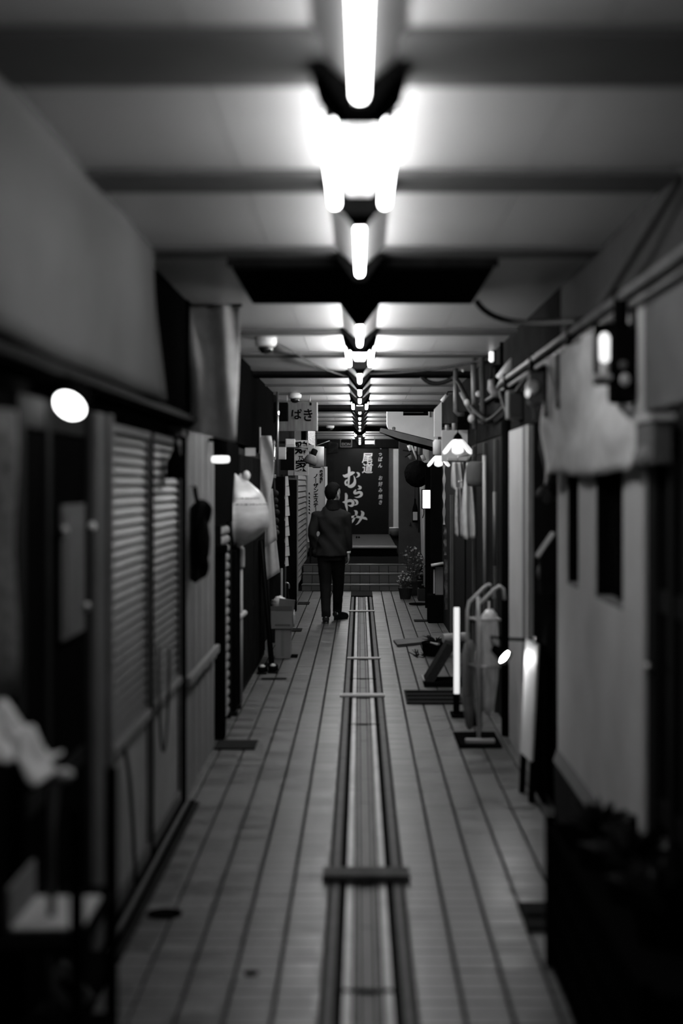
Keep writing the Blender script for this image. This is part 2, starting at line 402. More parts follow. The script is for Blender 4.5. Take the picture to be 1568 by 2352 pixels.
# dark entrance door
d = box('door_1', M_BLACK, (-0.985, -0.955, 3.2, 4.97, 0.0, 1.93), kind='structure')
for (a, b) in ((3.92, 4.0), (4.28, 4.34), (4.9, 4.97)): box('stile', M_DARK, (-0.955, -0.94, a, b, 0.0, 1.93), d)
for (a, b) in ((0.0, 0.12), (0.72, 0.78), (1.84, 1.93)): box('door_rail', M_DARK, (-0.955, -0.944, 4.0, 4.9, a, b), d)
pl = thing('push_plate', 'upright grey push plate with round knobs on the black entrance door', 'door plate', (-0.945, 4.62, 1.18))
MB().box(-0.942, -0.932, 4.47, 4.83, 1.18, 1.61).build('plate', M_GREY, pl, bevel=0.004)
MB().box(-0.932, -0.926, 4.5, 4.56, 1.2, 1.59).build('ridge', M_GREY, pl)
for (a, z, m) in ((4.92, 1.53, M_WHITE), (4.82, 1.26, M_METAL), (4.45, 1.53, M_METAL)):  # white colour on the first knob stands in for its bright highlight
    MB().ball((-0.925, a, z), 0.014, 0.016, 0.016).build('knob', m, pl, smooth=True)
# grey door post
po = thing('door_post', 'plain grey post between the black entrance and the shutter doors', 'post', (-0.95, 5.1, 0))
box('post_body', M_GREY, (-1.0, XL, 4.98, 5.23, 0.0, 1.93), po, bevel=0.006)
box('post_stop', M_GREY, (XL, -0.905, 5.16, 5.23, 0.0, 1.93), po)
# pair of slatted shutter doors
SLAT = None
def shutter_door(y0, y1, lab):
    t = thing('shutter_door', lab, 'shutter', (-0.95, (y0 + y1) / 2, 0.05), 'slatted shutter doors')
    for (a, b, c_, e) in ((y0, y0 + 0.035, 0.05, 1.9), (y1 - 0.035, y1, 0.05, 1.9)): box('stile', M_ALU, (-0.96, -0.915, a, b, c_, e), t, bevel=0.004)
    box('top_rail', M_ALU, (-0.96, -0.915, y0 + .035, y1 - .035, 1.87, 1.9), t)
    box('mid_rail', M_MID, (-0.955, -0.905, y0 + .035, y1 - .035, 0.655, 0.695), t, bevel=0.006)
    box('bottom_rail', M_ALU, (-0.96, -0.915, y0 + .035, y1 - .035, 0.05, 0.11), t)
    box('lower_panel', mat('lower_panel_paint', 0.3, 0.8, var=0.15, spec=0.1, scale=3), (-0.945, -0.93, y0 + .035, y1 - .035, 0.11, 0.655), t)
    box('back_sheet', M_GREY, (-0.958, -0.952, y0 + .035, y1 - .035, 0.695, 1.87), t)
    ly = y1 - y0 - 0.07; n = 29; p = (1.868 - 0.697) / n
    me = bpy.data.meshes.new('slat')
    prof = [(-0.012, 0.0), (0.008, 0.004), (0.011, 0.012), (-0.006, p * 0.93), (-0.014, p * 0.93)]
    m = MB().prism([(a, b) for a, b in prof], -ly / 2, ly / 2, 'Y'); me.from_pydata([tuple(v) for v in m.v], [], m.f)
    me.materials.append(M_ALU)
    for i in range(n): place('slat', me, (-0.936, (y0 + y1) / 2, 0.697 + i * p), t)
shutter_door(5.25, 6.24, 'slatted aluminium shutter door beside the grey post')
shutter_door(6.3, 7.3, 'slatted aluminium shutter door beside the pale board wall, under a bell lamp')
mb = thing('shutter_mullion', 'thin black post standing between the two slatted shutter doors', 'post', (-0.94, 6.27, 0))
box('mullion_body', M_BLACK, (-0.97, -0.91, 6.242, 6.298, 0.03, 1.92), mb); box('mullion_foot', M_BLACK, (-0.97, -0.895, 6.235, 6.305, 0.0, 0.03), mb)
sl = thing('sill_track', 'low metal sill track under the slatted shutter doors', 'sill', (-0.9, 6.2, 0))
box('track_bed', M_BLACK, (-0.98, -0.865, 4.98, 7.45, 0.001, 0.02), sl); box('track_bed_edge', M_DARK, (-0.84, -0.865, 4.98, 7.45, 0.001, 0.012), sl)
box('track_rail', M_ALU, (-0.895, -0.88, 4.98, 7.4, 0.02, 0.04), sl); box('kick_board', M_DARK, (-0.97, -0.92, 5.23, 7.4, 0.02, 0.05), sl)
tube('loose_cord', M_CABLE, bez((-0.90, 5.45, 0.66), (-0.895, 5.6, 0.5), (-0.895, 5.62, 0.25), (-0.9, 5.72, 0.06)), 0.008, label='loose black cord hanging from the shutter door beside the grey post', cat='cord')
tube('loose_cord', M_CABLE, bez((-0.9, 6.35, 0.95), (-0.89, 6.3, 0.3), (-0.89, 6.62, 0.3), (-0.9, 6.72, 0.9)), 0.006, label='black cord looped on the shutter door under the bell lamp', cat='cord')
# bell lamp over the shutter
c = P(403, 1100, 6.85)
bl = thing('bell_lamp', 'black bell-shaped wall lamp at the top of the slatted shutter', 'lamp', c)
MB().lathe(c, [(0.003, 0.055), (0.036, 0.055), (0.041, 0.0), (0.046, 0.0), (0.044, 0.075), (0.028, 0.11), (0.013, 0.14), (0.008, 0.2)], 18).build('shade', M_BLACK, bl, smooth=True)
MB().lathe(c, [(0.003, 0.052), (0.033, 0.051), (0.003, 0.049)], 18).build('lens', mat('bell_lens', 0.8, 0.4, emit=28.0), bl)
tube('arm', M_BLACK, [c + Vector((0, 0, 0.19)), c + Vector((-0.02, 0, 0.23)), (-0.93, c.y, c.z + 0.23)], 0.008, bl)
# pale board wall with a rail
wl = box('wall_left', M_MID, (-1.0, -0.945, 7.45, 9.1, 0.0, 1.98), kind='structure')
k = 0; y = 7.45
while y < 9.08:
    box('board', M_MID, (-0.945, -0.93 + (k % 2) * 0.002, y + 0.003, min(y + 0.16, 9.1) - 0.003, 0.0, 1.97), wl); y += 0.16; k += 1
rl = thing('hand_rail', 'wooden hand rail fixed along the pale board wall', 'rail', (-0.9, 8.2, 0.6))
box('rail_bar', M_MID, (-0.915, -0.885, 7.45, 9.0, 0.61, 0.66), rl, bevel=0.006)
for yy in (7.6, 8.3, 8.9): box('bracket', M_METAL, (-0.93, -0.9, yy, yy + 0.03, 0.58, 0.61), rl)
box('corner_post', M_BLACK, (-0.96, -0.905, 7.35, 7.43, 0.0, 1.92), label='black corner post ending the shutter doors', cat='post', bevel=0.004)
# dark apron and bag on a hook
ap = thing('hanging_apron', 'dark apron and strap hanging in folds on the pale board wall', 'apron', P(466, 1340, 7.75))
def apr(u, v):
    wv = 0.9 + 0.2 * math.sin(v * 7 + 1) - 0.25 * (1 - v) ** 3
    return (-0.93 + 0.115 * u * wv, 7.78 + 0.02 * math.sin(u * 11) + 0.02 * math.sin(v * 6), 1.13 + 0.06 * abs(u - 0.3) * (1 - v) + v * (0.46 - 0.05 * (u - 0.5) ** 2 * 4))
MB().sheet(apr, 12, 12, (0, 0.02, 0)).build('apron_cloth', M_DCLOTH, ap, smooth=True)
tube('strap', M_DCLOTH, [(-0.885, 7.765, 1.56), (-0.895, 7.76, 1.62), (-0.9, 7.755, 1.66)], 0.012, ap)
MB().ball((-0.845, 7.72, 1.36), 0.035, 0.04, 0.12, jit=0.08).build('pouch', M_DCLOTH, ap, smooth=True)
MB().tube([(-0.93, 7.76, 1.66), (-0.90, 7.75, 1.655), (-0.895, 7.745, 1.67)], 0.006).build('hook', M_METAL, ap)
# cloth hanging crosswise
def clo(u, v):
    x = -0.97 + u * (0.32 - 0.02 * (1 - v))
    return (x, 7.72 + 0.035 * math.sin(u * 12 + v * 3) + 0.02 * math.sin(v * 7 + u * 4), 1.97 + v * 0.68 - 0.07 * u * (1 - v) + 0.02 * (1 - u) * math.sin(v * 5))
ct = thing('cloth_banner', 'pale creased cloth hanging across from the ceiling before the first dome camera', 'banner', (-0.8, 7.72, 1.95))
MB().sheet(clo, 26, 14, (0, 0.006, 0)).build('cloth', M_CLOTH, ct, smooth=True)
tube('rod', M_DARK, [(-0.98, 7.73, ZC - 0.015), (-0.64, 7.73, ZC - 0.015)], 0.009, ct)
# downlight cylinder
c = P(506, 1055, 8.75)
dl = thing('wall_downlight', 'short black cylinder lamp with a white glowing rim by the black post', 'lamp', c)
MB().lathe(c, [(0.04, 0.02), (0.045, 0.02), (0.045, 0.15), (0.035, 0.16), (0.003, 0.162)], 20).build('housing', M_BLACK, dl, smooth=True)
MB().lathe(c, [(0.02, -0.022), (0.052, -0.018), (0.056, 0.0), (0.052, 0.018), (0.03, 0.02)], 20).build('diffuser', mat('downlight_lens', 0.8, 0.4, emit=1.6), dl, smooth=True)
tube('bracket', M_BLACK, [c + Vector((0, 0, 0.12)), (-0.93, c.y, c.z + 0.12)], 0.012, dl)
# black panel, post, roller shutter
box('wall_left', M_BLACK, (-1.0, -0.93, 9.1, 10.9, 1.4, 1.98), kind='structure')
pp = thing('timber_post', 'black timber post with an offset head standing by the roller shutter', 'post', (-0.9, 9.35, 0))
box('post_body', M_BLACK, (-0.95, -0.885, 9.3, 9.42, 0.0, 1.22), pp, bevel=0.005); box('post_head', M_BLACK, (-0.96, -0.875, 9.27, 9.45, 1.22, 1.27), pp)
rs = thing('roller_shutter', 'small ribbed grey roller shutter beside the black timber post', 'shutter', (-0.94, 9.75, 0))
me = bpy.data.meshes.new('slat'); pr = [(0.03 * math.cos(a), 0.031 * math.sin(a)) for a in [(-PI / 2 + PI * i / 6) for i in range(7)]]
m_ = MB().prism([(a * 0.8, b) for a, b in pr], -0.34, 0.34, 'Y'); me.from_pydata([tuple(v) for v in m_.v], [], m_.f); me.materials.append(M_MID)
for i in range(21): place('slat', me, (-0.95, 9.8, 0.065 + i * 0.064), rs)
for (a, b) in ((9.43, 9.46), (10.14, 10.18)): box('guide', M_DARK, (-0.98, -0.92, a, b, 0.0, 1.4), rs)
box('backing', M_DARK, (-0.99, -0.952, 9.46, 10.14, 0.0, 1.4), rs)
for (y, lab) in ((10.3, 'black post just past the roller shutter, below the plastic-wrapped lantern'), (10.62, 'second black post past the roller shutter, below the plastic-wrapped lantern')):
    q = thing('timber_post', lab, 'post', (-0.92, y, 0))
    box('post_body', M_BLACK, (-0.97, -0.895, y - 0.05, y + 0.05, 0.03, 1.19), q, bevel=0.005); box('post_foot', M_DARK, (-0.98, -0.885, y - 0.06, y + 0.06, 0, 0.03), q)
# plastic-wrapped lantern bulging out of the wall
lt = thing('wrapped_lantern', 'big pale lantern wrapped in milky plastic bulging over the posts', 'lantern', P(565, 1255, 10.6))
def bag(u, v):
    z = 1.21 + v * 0.53
    r = [0.035, 0.16, 0.235, 0.255, 0.25, 0.235, 0.2, 0.12, 0.05]
    t = v * 8; i = min(int(t), 7); rr = r[i] + (r[i + 1] - r[i]) * (t - i)
    a = -0.5 * PI + u * PI * 1.15
    return (-0.93 + rr * max(math.cos(a - 0.15), -0.0), 10.6 + rr * 0.75 * math.sin(a), z + 0.01 * math.sin(u * 22))
MB().sheet(bag, 26, 18, (-0.004, 0, 0)).build('plastic_wrap', mat('wrap_print', 0.5, 0.32, var=0.25, scale=7, stretch=(1, 1, 3)), lt, smooth=True)
MB().ball(P(566, 1092, 10.58), 0.03, 0.03, 0.035, jit=0.1).build('tied_knot', M_PLASTIC, lt, smooth=True)
MB().ball((-0.85, 10.6, 1.46), 0.07, 0.08, 0.18).build('inner_shade', M_LIGHT, lt, smooth=True)
random.seed(4); pm = MB()
def bagp(u, v): p = Vector(bag(u, v)); p.z = 1.21 + v * 0.53; return p
for (v0, ua, ub) in ((0.58, 0.02, 0.62), (0.665, 0.02, 0.3)):
    u = ua
    while u < ub:
        du = random.uniform(0.01, 0.03); h0 = random.uniform(0.008, 0.016)
        q4 = [bagp(u, v0), bagp(u + du, v0), bagp(u + du, v0 + h0), bagp(u, v0 + h0)]
        n_ = Vector((0.5, -0.85, 0)); pm.add([p + n_ * 0.004 for p in q4], [(0, 1, 2, 3)]); u += du + random.uniform(0.004, 0.012)
pm.build('faint_print', M_GREY, lt)
# pale pole and stub rail
pw = thing('pale_pole', 'thin pale upright pole with a clamp standing below the wrapped lantern', 'pole', (-0.91, 10.85, 0))
tube('pole', M_LIGHT, [(-0.905, 10.85, 0.0), (-0.905, 10.85, 1.2)], 0.013, pw); MB().lathe((-0.9, 10.84, 1.03), [(0.02, 0), (0.024, 0.02), (0.024, 0.14), (0.018, 0.16)], 12).build('clamp', M_LIGHT, pw, smooth=True)
tube('cross_stub', M_LIGHT, [(-0.93, 10.72, 0.65), (-0.885, 10.95, 0.68)], 0.022, pw)
# dark lattice doors
for (y0, y1, n, lab) in ((11.0, 12.4, 9, 'dark lattice door just past the wrapped lantern'), (12.45, 13.95, 9, 'dark lattice door behind the leaning black board')):
    t = thing('lattice_door', lab, 'lattice door', (-0.94, (y0 + y1) / 2, 0), 'dark lattice doors')
    box('door_back', M_BLACK, (-0.98, -0.955, y0, y1, 0, 1.95), t)
    for z in (0.0, 0.6, 1.9): box('cross_rail', M_DARK, (-0.955, -0.935, y0, y1, z, z + 0.05), t)
    for i in range(n):
        yy = y0 + (y1 - y0) * (i + 0.5) / n
        box('slat', M_DARK, (-0.955, -0.925, yy - 0.018, yy + 0.018, 0.05, 1.9), t)
# upper dark wall with pole
box('wall_left', M_BLACK, (-1.0, -0.94, 12.0, 16.0, 1.98, ZC - 0.001), kind='structure')
t = thing('metal_pole', 'slim metal pole rising to the ceiling before the hanging wooden sign', 'pole', (-0.88, 15.3, 1.7))
tube('pole', M_METAL, [(-0.885, 15.3, 1.75), (-0.885, 15.3, ZC)], 0.014, t); MB().lathe((-0.885, 15.3, 2.4), [(0.016, 0), (0.02, 0.01), (0.02, 0.05), (0.016, 0.06)], 10).build('coupling', M_STEEL, t)
# note card
box('note_card', M_PAPER, (-0.935, -0.85, 11.6, 11.604, 1.9, 1.965), label='small pale card pinned high beside the lattice door', cat='card')
# pale narrow banner
def nb(u, v): return (-0.93 + 0.13 * u * (0.55 + 0.45 * math.sin(v * 2.6)), 13.3 + 0.02 * math.sin(v * 8 + u * 5), 1.5 + v * 0.62)
t = thing('narrow_banner', 'narrow pale vinyl banner on a pole above the lattice door', 'banner', (-0.9, 13.3, 1.5))
MB().sheet(nb, 8, 16, (0, 0.004, 0)).build('vinyl', M_PLASTIC, t, smooth=True); tube('pole', M_LIGHT, [(-0.935, 13.31, 1.45), (-0.935, 13.31, 2.2)], 0.01, t)
# leaning black board, shoes
t = thing('leaning_board', 'black board leaning on the lattice door beside the cardboard boxes', 'board', (-0.84, 13.0, 0))
MB().add([(-0.80, 12.95, 0), (-0.80, 13.3, 0), (-0.90, 13.35, 1.15), (-0.90, 13.0, 1.15), (-0.825, 12.95, 0), (-0.825, 13.3, 0), (-0.925, 13.35, 1.15), (-0.925, 13.0, 1.15)],
         [(0, 1, 2, 3), (7, 6, 5, 4), (0, 4, 5, 1), (1, 5, 6, 2), (2, 6, 7, 3), (3, 7, 4, 0)]).build('board_sheet', M_BLACK, t)
tube('edge_strip', M_DARK, [(-0.80, 12.948, 0.005), (-0.90, 12.998, 1.15)], 0.008, t)
for (x, y, lab) in ((-0.86, 12.6, 'dark shoe with a pale lining, against the lattice door'), (-0.77, 12.66, 'dark shoe with a pale lining, next to the foot of the leaning board')):
    s_ = thing('shoe', lab, 'shoe', (x, y, 0), 'shoes by the leaning board')
    MB().ball((x, y, 0.035), 0.045, 0.13, 0.04).build('upper', M_BLACK, s_, smooth=True)
    MB().box(x - 0.042, x + 0.042, y - 0.12, y + 0.11, 0, 0.014).build('sole', M_RUBBER, s_, bevel=0.005)
    MB().ball((x, y - 0.05, 0.06), 0.028, 0.05, 0.018).build('lining', M_LIGHT, s_, smooth=True)
# draped sheets
for i, (y, z0, z1, dx, lab) in enumerate(((14.45, 1.1, 1.62, 0.09, 'upper pale sheet hanging from the wall above the cardboard boxes'), (14.8, 0.75, 1.16, 0.1, 'lower pale sheet hanging from the wall above the cardboard boxes'))):
    def sh(u, v): return (-1.0 + (dx + 0.055) * u * (1.1 - 0.3 * v), y + 0.02 * math.sin(u * 9), z0 + v * (z1 - z0) - 0.1 * (1 - u) * (1 - v))
    MB().sheet(sh, 8, 8, (0, 0.004, 0)).build('paper_sheet', M_PAPER, label=lab, cat='sheet', group='sheets above the boxes', smooth=True)
q = thing('panel_board', 'dark panel with a pale edge strip standing behind the cardboard boxes', 'panel', (-0.88, 15.0, 0))
box('panel_sheet', M_DARK, (-0.95, -0.83, 14.95, 14.98, 0, 0.75), q); box('edge_strip', M_LIGHT, (-0.83, -0.81, 14.95, 14.98, 0, 0.78), q)
# cardboard boxes, bag
def carton(name, lab, x0, x1, y0, y1, z0, z1, tape=True):
    t = thing(name, lab, 'box', ((x0 + x1) / 2, (y0 + y1) / 2, z0), 'cardboard boxes')
    box('carton', M_CARD, (x0, x1, y0, y1, z0, z1), t, bevel=0.004)
    MB().add([(x0, y0, z1), (x1, y0, z1), (x1, y0 - 0.03, z1 + 0.05), (x0, y0 - 0.03, z1 + 0.05), (x0, y0 + .003, z1), (x1, y0 + .003, z1), (x1, y0 - .027, z1 + 0.05), (x0, y0 - .027, z1 + 0.05)],
             [(0, 1, 2, 3), (7, 6, 5, 4), (0, 4, 5, 1), (2, 6, 7, 3), (1, 5, 6, 2), (3, 7, 4, 0)]).build('flap', M_CARD, t)
    if tape: box('tape', M_MID, ((x0 + x1) / 2 - 0.015, (x0 + x1) / 2 + 0.015, y0 - 0.0015, y0, z0 + 0.02, z1), t)
carton('cardboard_box', 'tall cardboard box standing on the floor under another box', -0.81, -0.665, 13.6, 13.9, 0.0, 0.28)
carton('cardboard_box', 'wider cardboard box stacked on top, a pale bag lying in it', -0.85, -0.645, 13.58, 13.95, 0.285, 0.455, False)
pb = thing('plastic_bag', 'crumpled white plastic bag stuffed into the top cardboard box', 'bag', (-0.75, 13.75, 0.455))
MB().ball((-0.775, 13.72, 0.52), 0.07, 0.08, 0.06, jit=0.22, n=18, m=12).build('bag_body', M_PLASTIC, pb, smooth=True)
MB().ball((-0.632, 13.66, 0.38), 0.012, 0.05, 0.08, jit=0.12).build('bag_tail', M_PLASTIC, pb, smooth=True)
MB().obox((-0.70, 13.62, 0.505), 0.15, 0.006, 0.13, Matrix.Rotation(0.12, 3, 'Y') @ Matrix.Rotation(0.3, 3, 'X')).build('cardboard_sheet', M_CARD, label='flat piece of cardboard tucked upright before the white plastic bag', cat='cardboard')
box('floor_plate', M_BLACK, (-0.665, -0.6, 13.65, 13.85, 0.001, 0.012), label='small black plate on the tiles beside the cardboard box', cat='plate')
# hanging wooden sign with lettering
ws = thing('wooden_sign', 'hanging wooden sign board with two black brush kana', 'sign', (-0.66, 16.0, 2.26))
c0 = P(641, 990, 16.0); c1 = P(727, 924, 16.0)
brd = box('sign_board', M_WOOD, (c0.x, c1.x, 16.0, 16.03, c0.z, c1.z), ws, bevel=0.004)
box('edge_strip', M_LIGHT, (c1.x, c1.x + 0.012, 15.998, 16.032, c0.z, c1.z), ws)
a = P(680, 941, 15.998); text_obj('lettering', 'ば', 0.125, M_INK, a, brd, 0.004); a = P(707, 940, 15.998); text_obj('lettering', 'き', 0.155, M_INK, a, brd, 0.004, sx=0.85)
b = P(713, 924, 15.998); MB().box(b.x - 0.012, b.x + 0.012, 15.996, 15.999, b.z - 0.035, b.z - 0.003).build('brush_mark', M_INK, brd)
for x in (-0.82, -0.56): tube('hanger', M_METAL, [(x, 16.015, c1.z), (x, 16.015, ZC)], 0.004, ws)
sp = thing('speaker_box', 'black boxy speaker mounted beside the hanging wooden sign', 'speaker', (-0.86, 15.6, 2.38))
box('cabinet', M_BLACK, (-0.94, -0.79, 15.55, 15.75, 2.36, 2.56), sp, bevel=0.01); box('bracket', M_DARK, (-0.96, -0.93, 15.62, 15.68, 2.4, 2.5), sp)
# meter boxes and pipes
for (px0, px1, py0, py1, Y, lab) in ((631, 656, 1027, 1055, 15.6, 'pale square junction box hung with wires beside the black sign board'), (655, 677, 1008, 1027, 16.4, 'pale flat meter box above the black sign board')):
    a, b = P(px0, py1, Y), P(px1, py0, Y)
    t = thing('junction_box', lab, 'box', ((a.x + b.x) / 2, Y, a.z), 'junction boxes by the signs')
    box('case', M_LIGHT, (a.x, b.x, Y, Y + 0.09, a.z, b.z), t, bevel=0.006); box('cover', M_PAPER, (a.x + .01, b.x - .01, Y - 0.006, Y, a.z + 0.03, b.z - .01), t)
    tube('wire', M_CABLE, bez((a.x + .03, Y + .03, a.z), (a.x + .02, Y, a.z - .1), (a.x - .06, Y, a.z - .08), (-0.97, Y + .05, a.z + 0.02)), 0.004, t)
    box('mount', M_DARK, (-1.0, a.x, Y + 0.03, Y + 0.05, a.z + 0.04, a.z + 0.07), t)
t = thing('steel_pipe', 'shiny steel pipe running down the wall above the string of gourds', 'pipe', (-0.92, 15.2, 1.6))
p0, p1 = P(630, 1128, 15.2), P(628, 1010, 15.2)
tube('pipe', M_STEEL, [p0, p1], 0.014, t, 10)
for f_ in (0.25, 0.6, 0.9): MB().lathe(p0.lerp(p1, f_), [(0.015, 0), (0.02, 0.005), (0.02, 0.035), (0.015, 0.04)], 10).build('collar', M_METAL, t)
g = thing('gourd_string', 'string of round dark gourds hanging under the steel pipe', 'gourds', P(633, 1232, 15.1))
for (px_, py_, r) in ((633, 1133, .031), (632, 1150, .032), (634, 1163, .02), (635, 1177, .033), (634, 1196, .031), (633, 1212, .028), (635, 1223, .03)):
    MB().ball(P(px_, py_, 15.1), r, r, r * 1.05, n=12, m=8).build('gourd', M_TERRA if r > 0.03 else M_CHAR, g, smooth=True)
tube('string', M_CABLE, [(-1.0, 15.1, P(0, 1124, 15.1).z), P(633, 1124, 15.1), P(634, 1225, 15.1)], 0.004, g)
# paper slips in two columns on a dark rack
for (px0, px1, ys, Y, lab) in ((646, 652, list(range(1100, 1290, 25)), 16.6, 'column of pale paper slips on a narrow rack beside the gourds'), (655, 663, list(range(1094, 1290, 23)), 17.6, 'column of wider pale paper slips on a rack under the black sign board')):
    t = thing('slip_rack', lab, 'paper slips', P(px0, 1290, Y), 'racks of paper slips')
    a = P(px0, 1300, Y); b = P(px1, 1090, Y)
    box('rack_strip', M_DARK, (a.x - 0.01, b.x - 0.01, Y + 0.02, Y + 0.035, a.z, b.z), t)
    for i, py in enumerate(ys):
        a = P(px0, py + 23, Y); b = P(px1, py, Y); j = 0.012 * (i % 2)
        MB().add([(a.x, Y, a.z), (b.x + j, Y, a.z + .01), (b.x - .01 + j, Y + 0.012, b.z), (a.x, Y + 0.012, b.z), (a.x, Y + .004, a.z), (b.x + j, Y + .004, a.z + .01), (b.x - .01 + j, Y + 0.016, b.z), (a.x, Y + 0.016, b.z)],
                 [(0, 1, 2, 3), (7, 6, 5, 4), (0, 4, 5, 1), (1, 5, 6, 2), (2, 6, 7, 3), (3, 7, 4, 0)]).build('slip', M_PAPER, t)
bb = thing('black_board', 'square black sign board beside the brush-lettered vertical sign', 'sign', P(660, 1080, 17.3))
a, b = P(644, 1080, 17.3), P(675, 1029, 17.3); box('board', M_BLACK, (a.x, b.x, 17.3, 17.33, a.z, b.z), bb, bevel=0.003); box('mount_bar', M_DARK, (-1.0, a.x, 17.31, 17.33, b.z - 0.06, b.z - 0.04), bb)
box('timber_post', M_BLACK, (-0.97, -0.83, 18.55, 18.75, 0.0, 1.72), label='black square post below the brush-lettered vertical sign', cat='post', bevel=0.006)
box('timber_post', M_BLACK, (-0.99, -0.86, 16.15, 16.3, 0.0, 1.75), label='black square post beside the paper slips', cat='post', bevel=0.006)
box('wall_left', M_CHAR, (-1.0, -0.955, 16.35, 21.0, 0.0, 1.75), kind='structure')
bk = thing('wall_tap', 'small dark metal tap and hose on the wall below the paper slips', 'tap', P(661, 1375, 18.2))
tube('tap', M_METAL, bez(P(652, 1340, 18.2), P(660, 1336, 18.2), P(666, 1340, 18.2), P(663, 1352, 18.2)), 0.012, bk); tube('hose', M_CABLE, bez(P(662, 1350, 18.2), P(657, 1365, 18.2), P(668, 1375, 18.2), P(660, 1388, 18.2)), 0.01, bk)
# brush lettered vertical sign
vs = thing('vertical_sign', 'white vertical sign with three black brush characters', 'sign', P(692, 1092, 19.8))
a, b = P(675.5, 1092, 19.8), P(708.5, 1011, 19.8)
brd = box('sign_board', M_PAPER, (a.x, b.x, 19.8, 19.83, a.z, b.z), vs, bevel=0.003)
for (ch, px_, py_, sz, sx) in (('鶏', 692, 1015.5, 0.185, 1.0), ('乃', 691.5, 1047, 0.08, 1.1), ('家', 692, 1057, 0.18, 1.0)):
    text_obj('lettering', ch, sz, M_INK, P(px_, py_, 19.797), brd, sz * 0.02, sx=sx)
tube('cross_pipe', M_METAL, [P(672, 1029, 19.7), P(712, 1030, 19.7)], 0.012, vs)
box('lower_bracket', M_LIGHT, (P(650, 1085, 19.8).x, a.x, 19.81, 19.83, P(650, 1092, 19.8).z, P(650, 1080, 19.8).z), vs)
# spot lamp with dome shade
c = P(712, 1060, 19.2)
s = thing('spot_lamp', 'grey dome-shaded spot lamp on a short arm between the vertical signs', 'lamp', c)
ax = Vector((-0.38, -0.1, -0.92)).normalized()
MB().lathe(c - ax * 0.02, [(0.0895, 0.05), (0.092, 0.05), (0.088, 0.0), (0.07, -0.05), (0.04, -0.075), (0.003, -0.08)], 24, ax).build('dome_shade', M_MID, s, smooth=True)
MB().lathe(c - ax * 0.07, [(0.042, 0.0), (0.042, -0.1), (0.03, -0.11)], 16, ax).build('lamp_neck', M_DARK, s, smooth=True)
box('mount_box', M_LIGHT, (P(707, 0, 19.3).x, P(722, 0, 19.3).x, 19.25, 19.35, P(0, 1038, 19.3).z, P(0, 1022, 19.3).z), s, bevel=0.006)
tube('wall_pipe', M_METAL, [P(714, 1030, 19.3), (-0.99, 19.3, P(714, 1030, 19.3).z)], 0.01, s)
tube('arm', M_METAL, [P(714, 1030, 19.3), P(722, 1034, 19.25), c - ax * 0.17], 0.014, s)
# small projecting box sign above
a = P(708, 1026, 20.4); b = P(723, 990, 20.4)
t = thing('projecting_sign', 'small white box sign with faint print hanging above the spot lamp', 'sign', a)
MB().add([(a.x, 20.2, a.z + .06), (b.x, 20.5, a.z - 0.01), (b.x, 20.5, b.z), (a.x, 20.2, b.z), (a.x - .03, 20.25, a.z + .06), (b.x - .03, 20.55, a.z - .01), (b.x - .03, 20.55, b.z), (a.x - .03, 20.25, b.z)],
         [(0, 1, 2, 3), (7, 6, 5, 4), (0, 4, 5, 1), (1, 5, 6, 2), (2, 6, 7, 3), (3, 7, 4, 0)]).build('panel', mat('faint_print', 0.42, 0.7, var=0.6, scale=45), t)
box('hanger', M_BLACK, (a.x - 0.1, a.x - 0.01, 20.3, 20.42, a.z - 0.03, ZC), t)
# drum lantern
c = P(727, 1073, 20.8)
t = thing('drum_lantern', 'plain pale drum lantern hanging behind the spot lamp', 'lantern', c)
MB().lathe(c, [(0.06, 0.0), (0.108, 0.003), (0.108, 0.30), (0.05, 0.305)], 28).build('drum', M_LIGHT, t, smooth=True)
MB().lathe(c, [(0.03, -0.012), (0.06, -0.01), (0.06, 0.002)], 20).build('bottom_ring', M_DARK, t)
tube('cord', M_CABLE, [c + Vector((0, 0, 0.3)), (c.x, c.y, ZC)], 0.004, t)
# company sign board
t = thing('company_sign', 'tall pale company sign with vertical black katakana', 'sign', P(730, 1245, 22.9))
a, b = P(706, 1245, 22.9), P(746, 1072, 22.9)
brd = box('sign_board', M_LIGHT, (a.x, b.x, 22.9, 22.94, a.z, b.z), t); box('edge_strip', M_WHITE, (b.x, P(751.5, 0, 22.9).x, 22.88, 22.94, a.z, b.z), t); box('top_strip', M_WHITE, (P(743, 0, 22.9).x, b.x, 22.88, 22.9, b.z - 0.02, b.z), t)
text_obj('lettering', 'ノーザンエステー'.replace('ー', '｜'), 0.082, M_INK, P(725, 1088, 22.895), brd, 0.003, line=0.95)
for x in (a.x + .03, b.x - .05): box('leg', M_DARK, (x, x + .03, 22.91, 22.935, 0.386, a.z), t)
text_obj('lettering', '株式会社', 0.055, M_INK, P(737.5, 1080, 22.895), brd, 0.002, line=1.0)
for i, py in enumerate((1133, 1142, 1150, 1156, 1163, 1170, 1178)):
    q_ = P(710.5, py, 22.896); MB().box(q_.x - 0.014, q_.x + 0.006, 22.894, 22.899, q_.z - 0.014, q_.z + 0.012).box(q_.x - 0.004, q_.x + 0.014, 22.894, 22.899, q_.z - 0.02, q_.z - 0.012).build('print_mark', M_INK, brd)
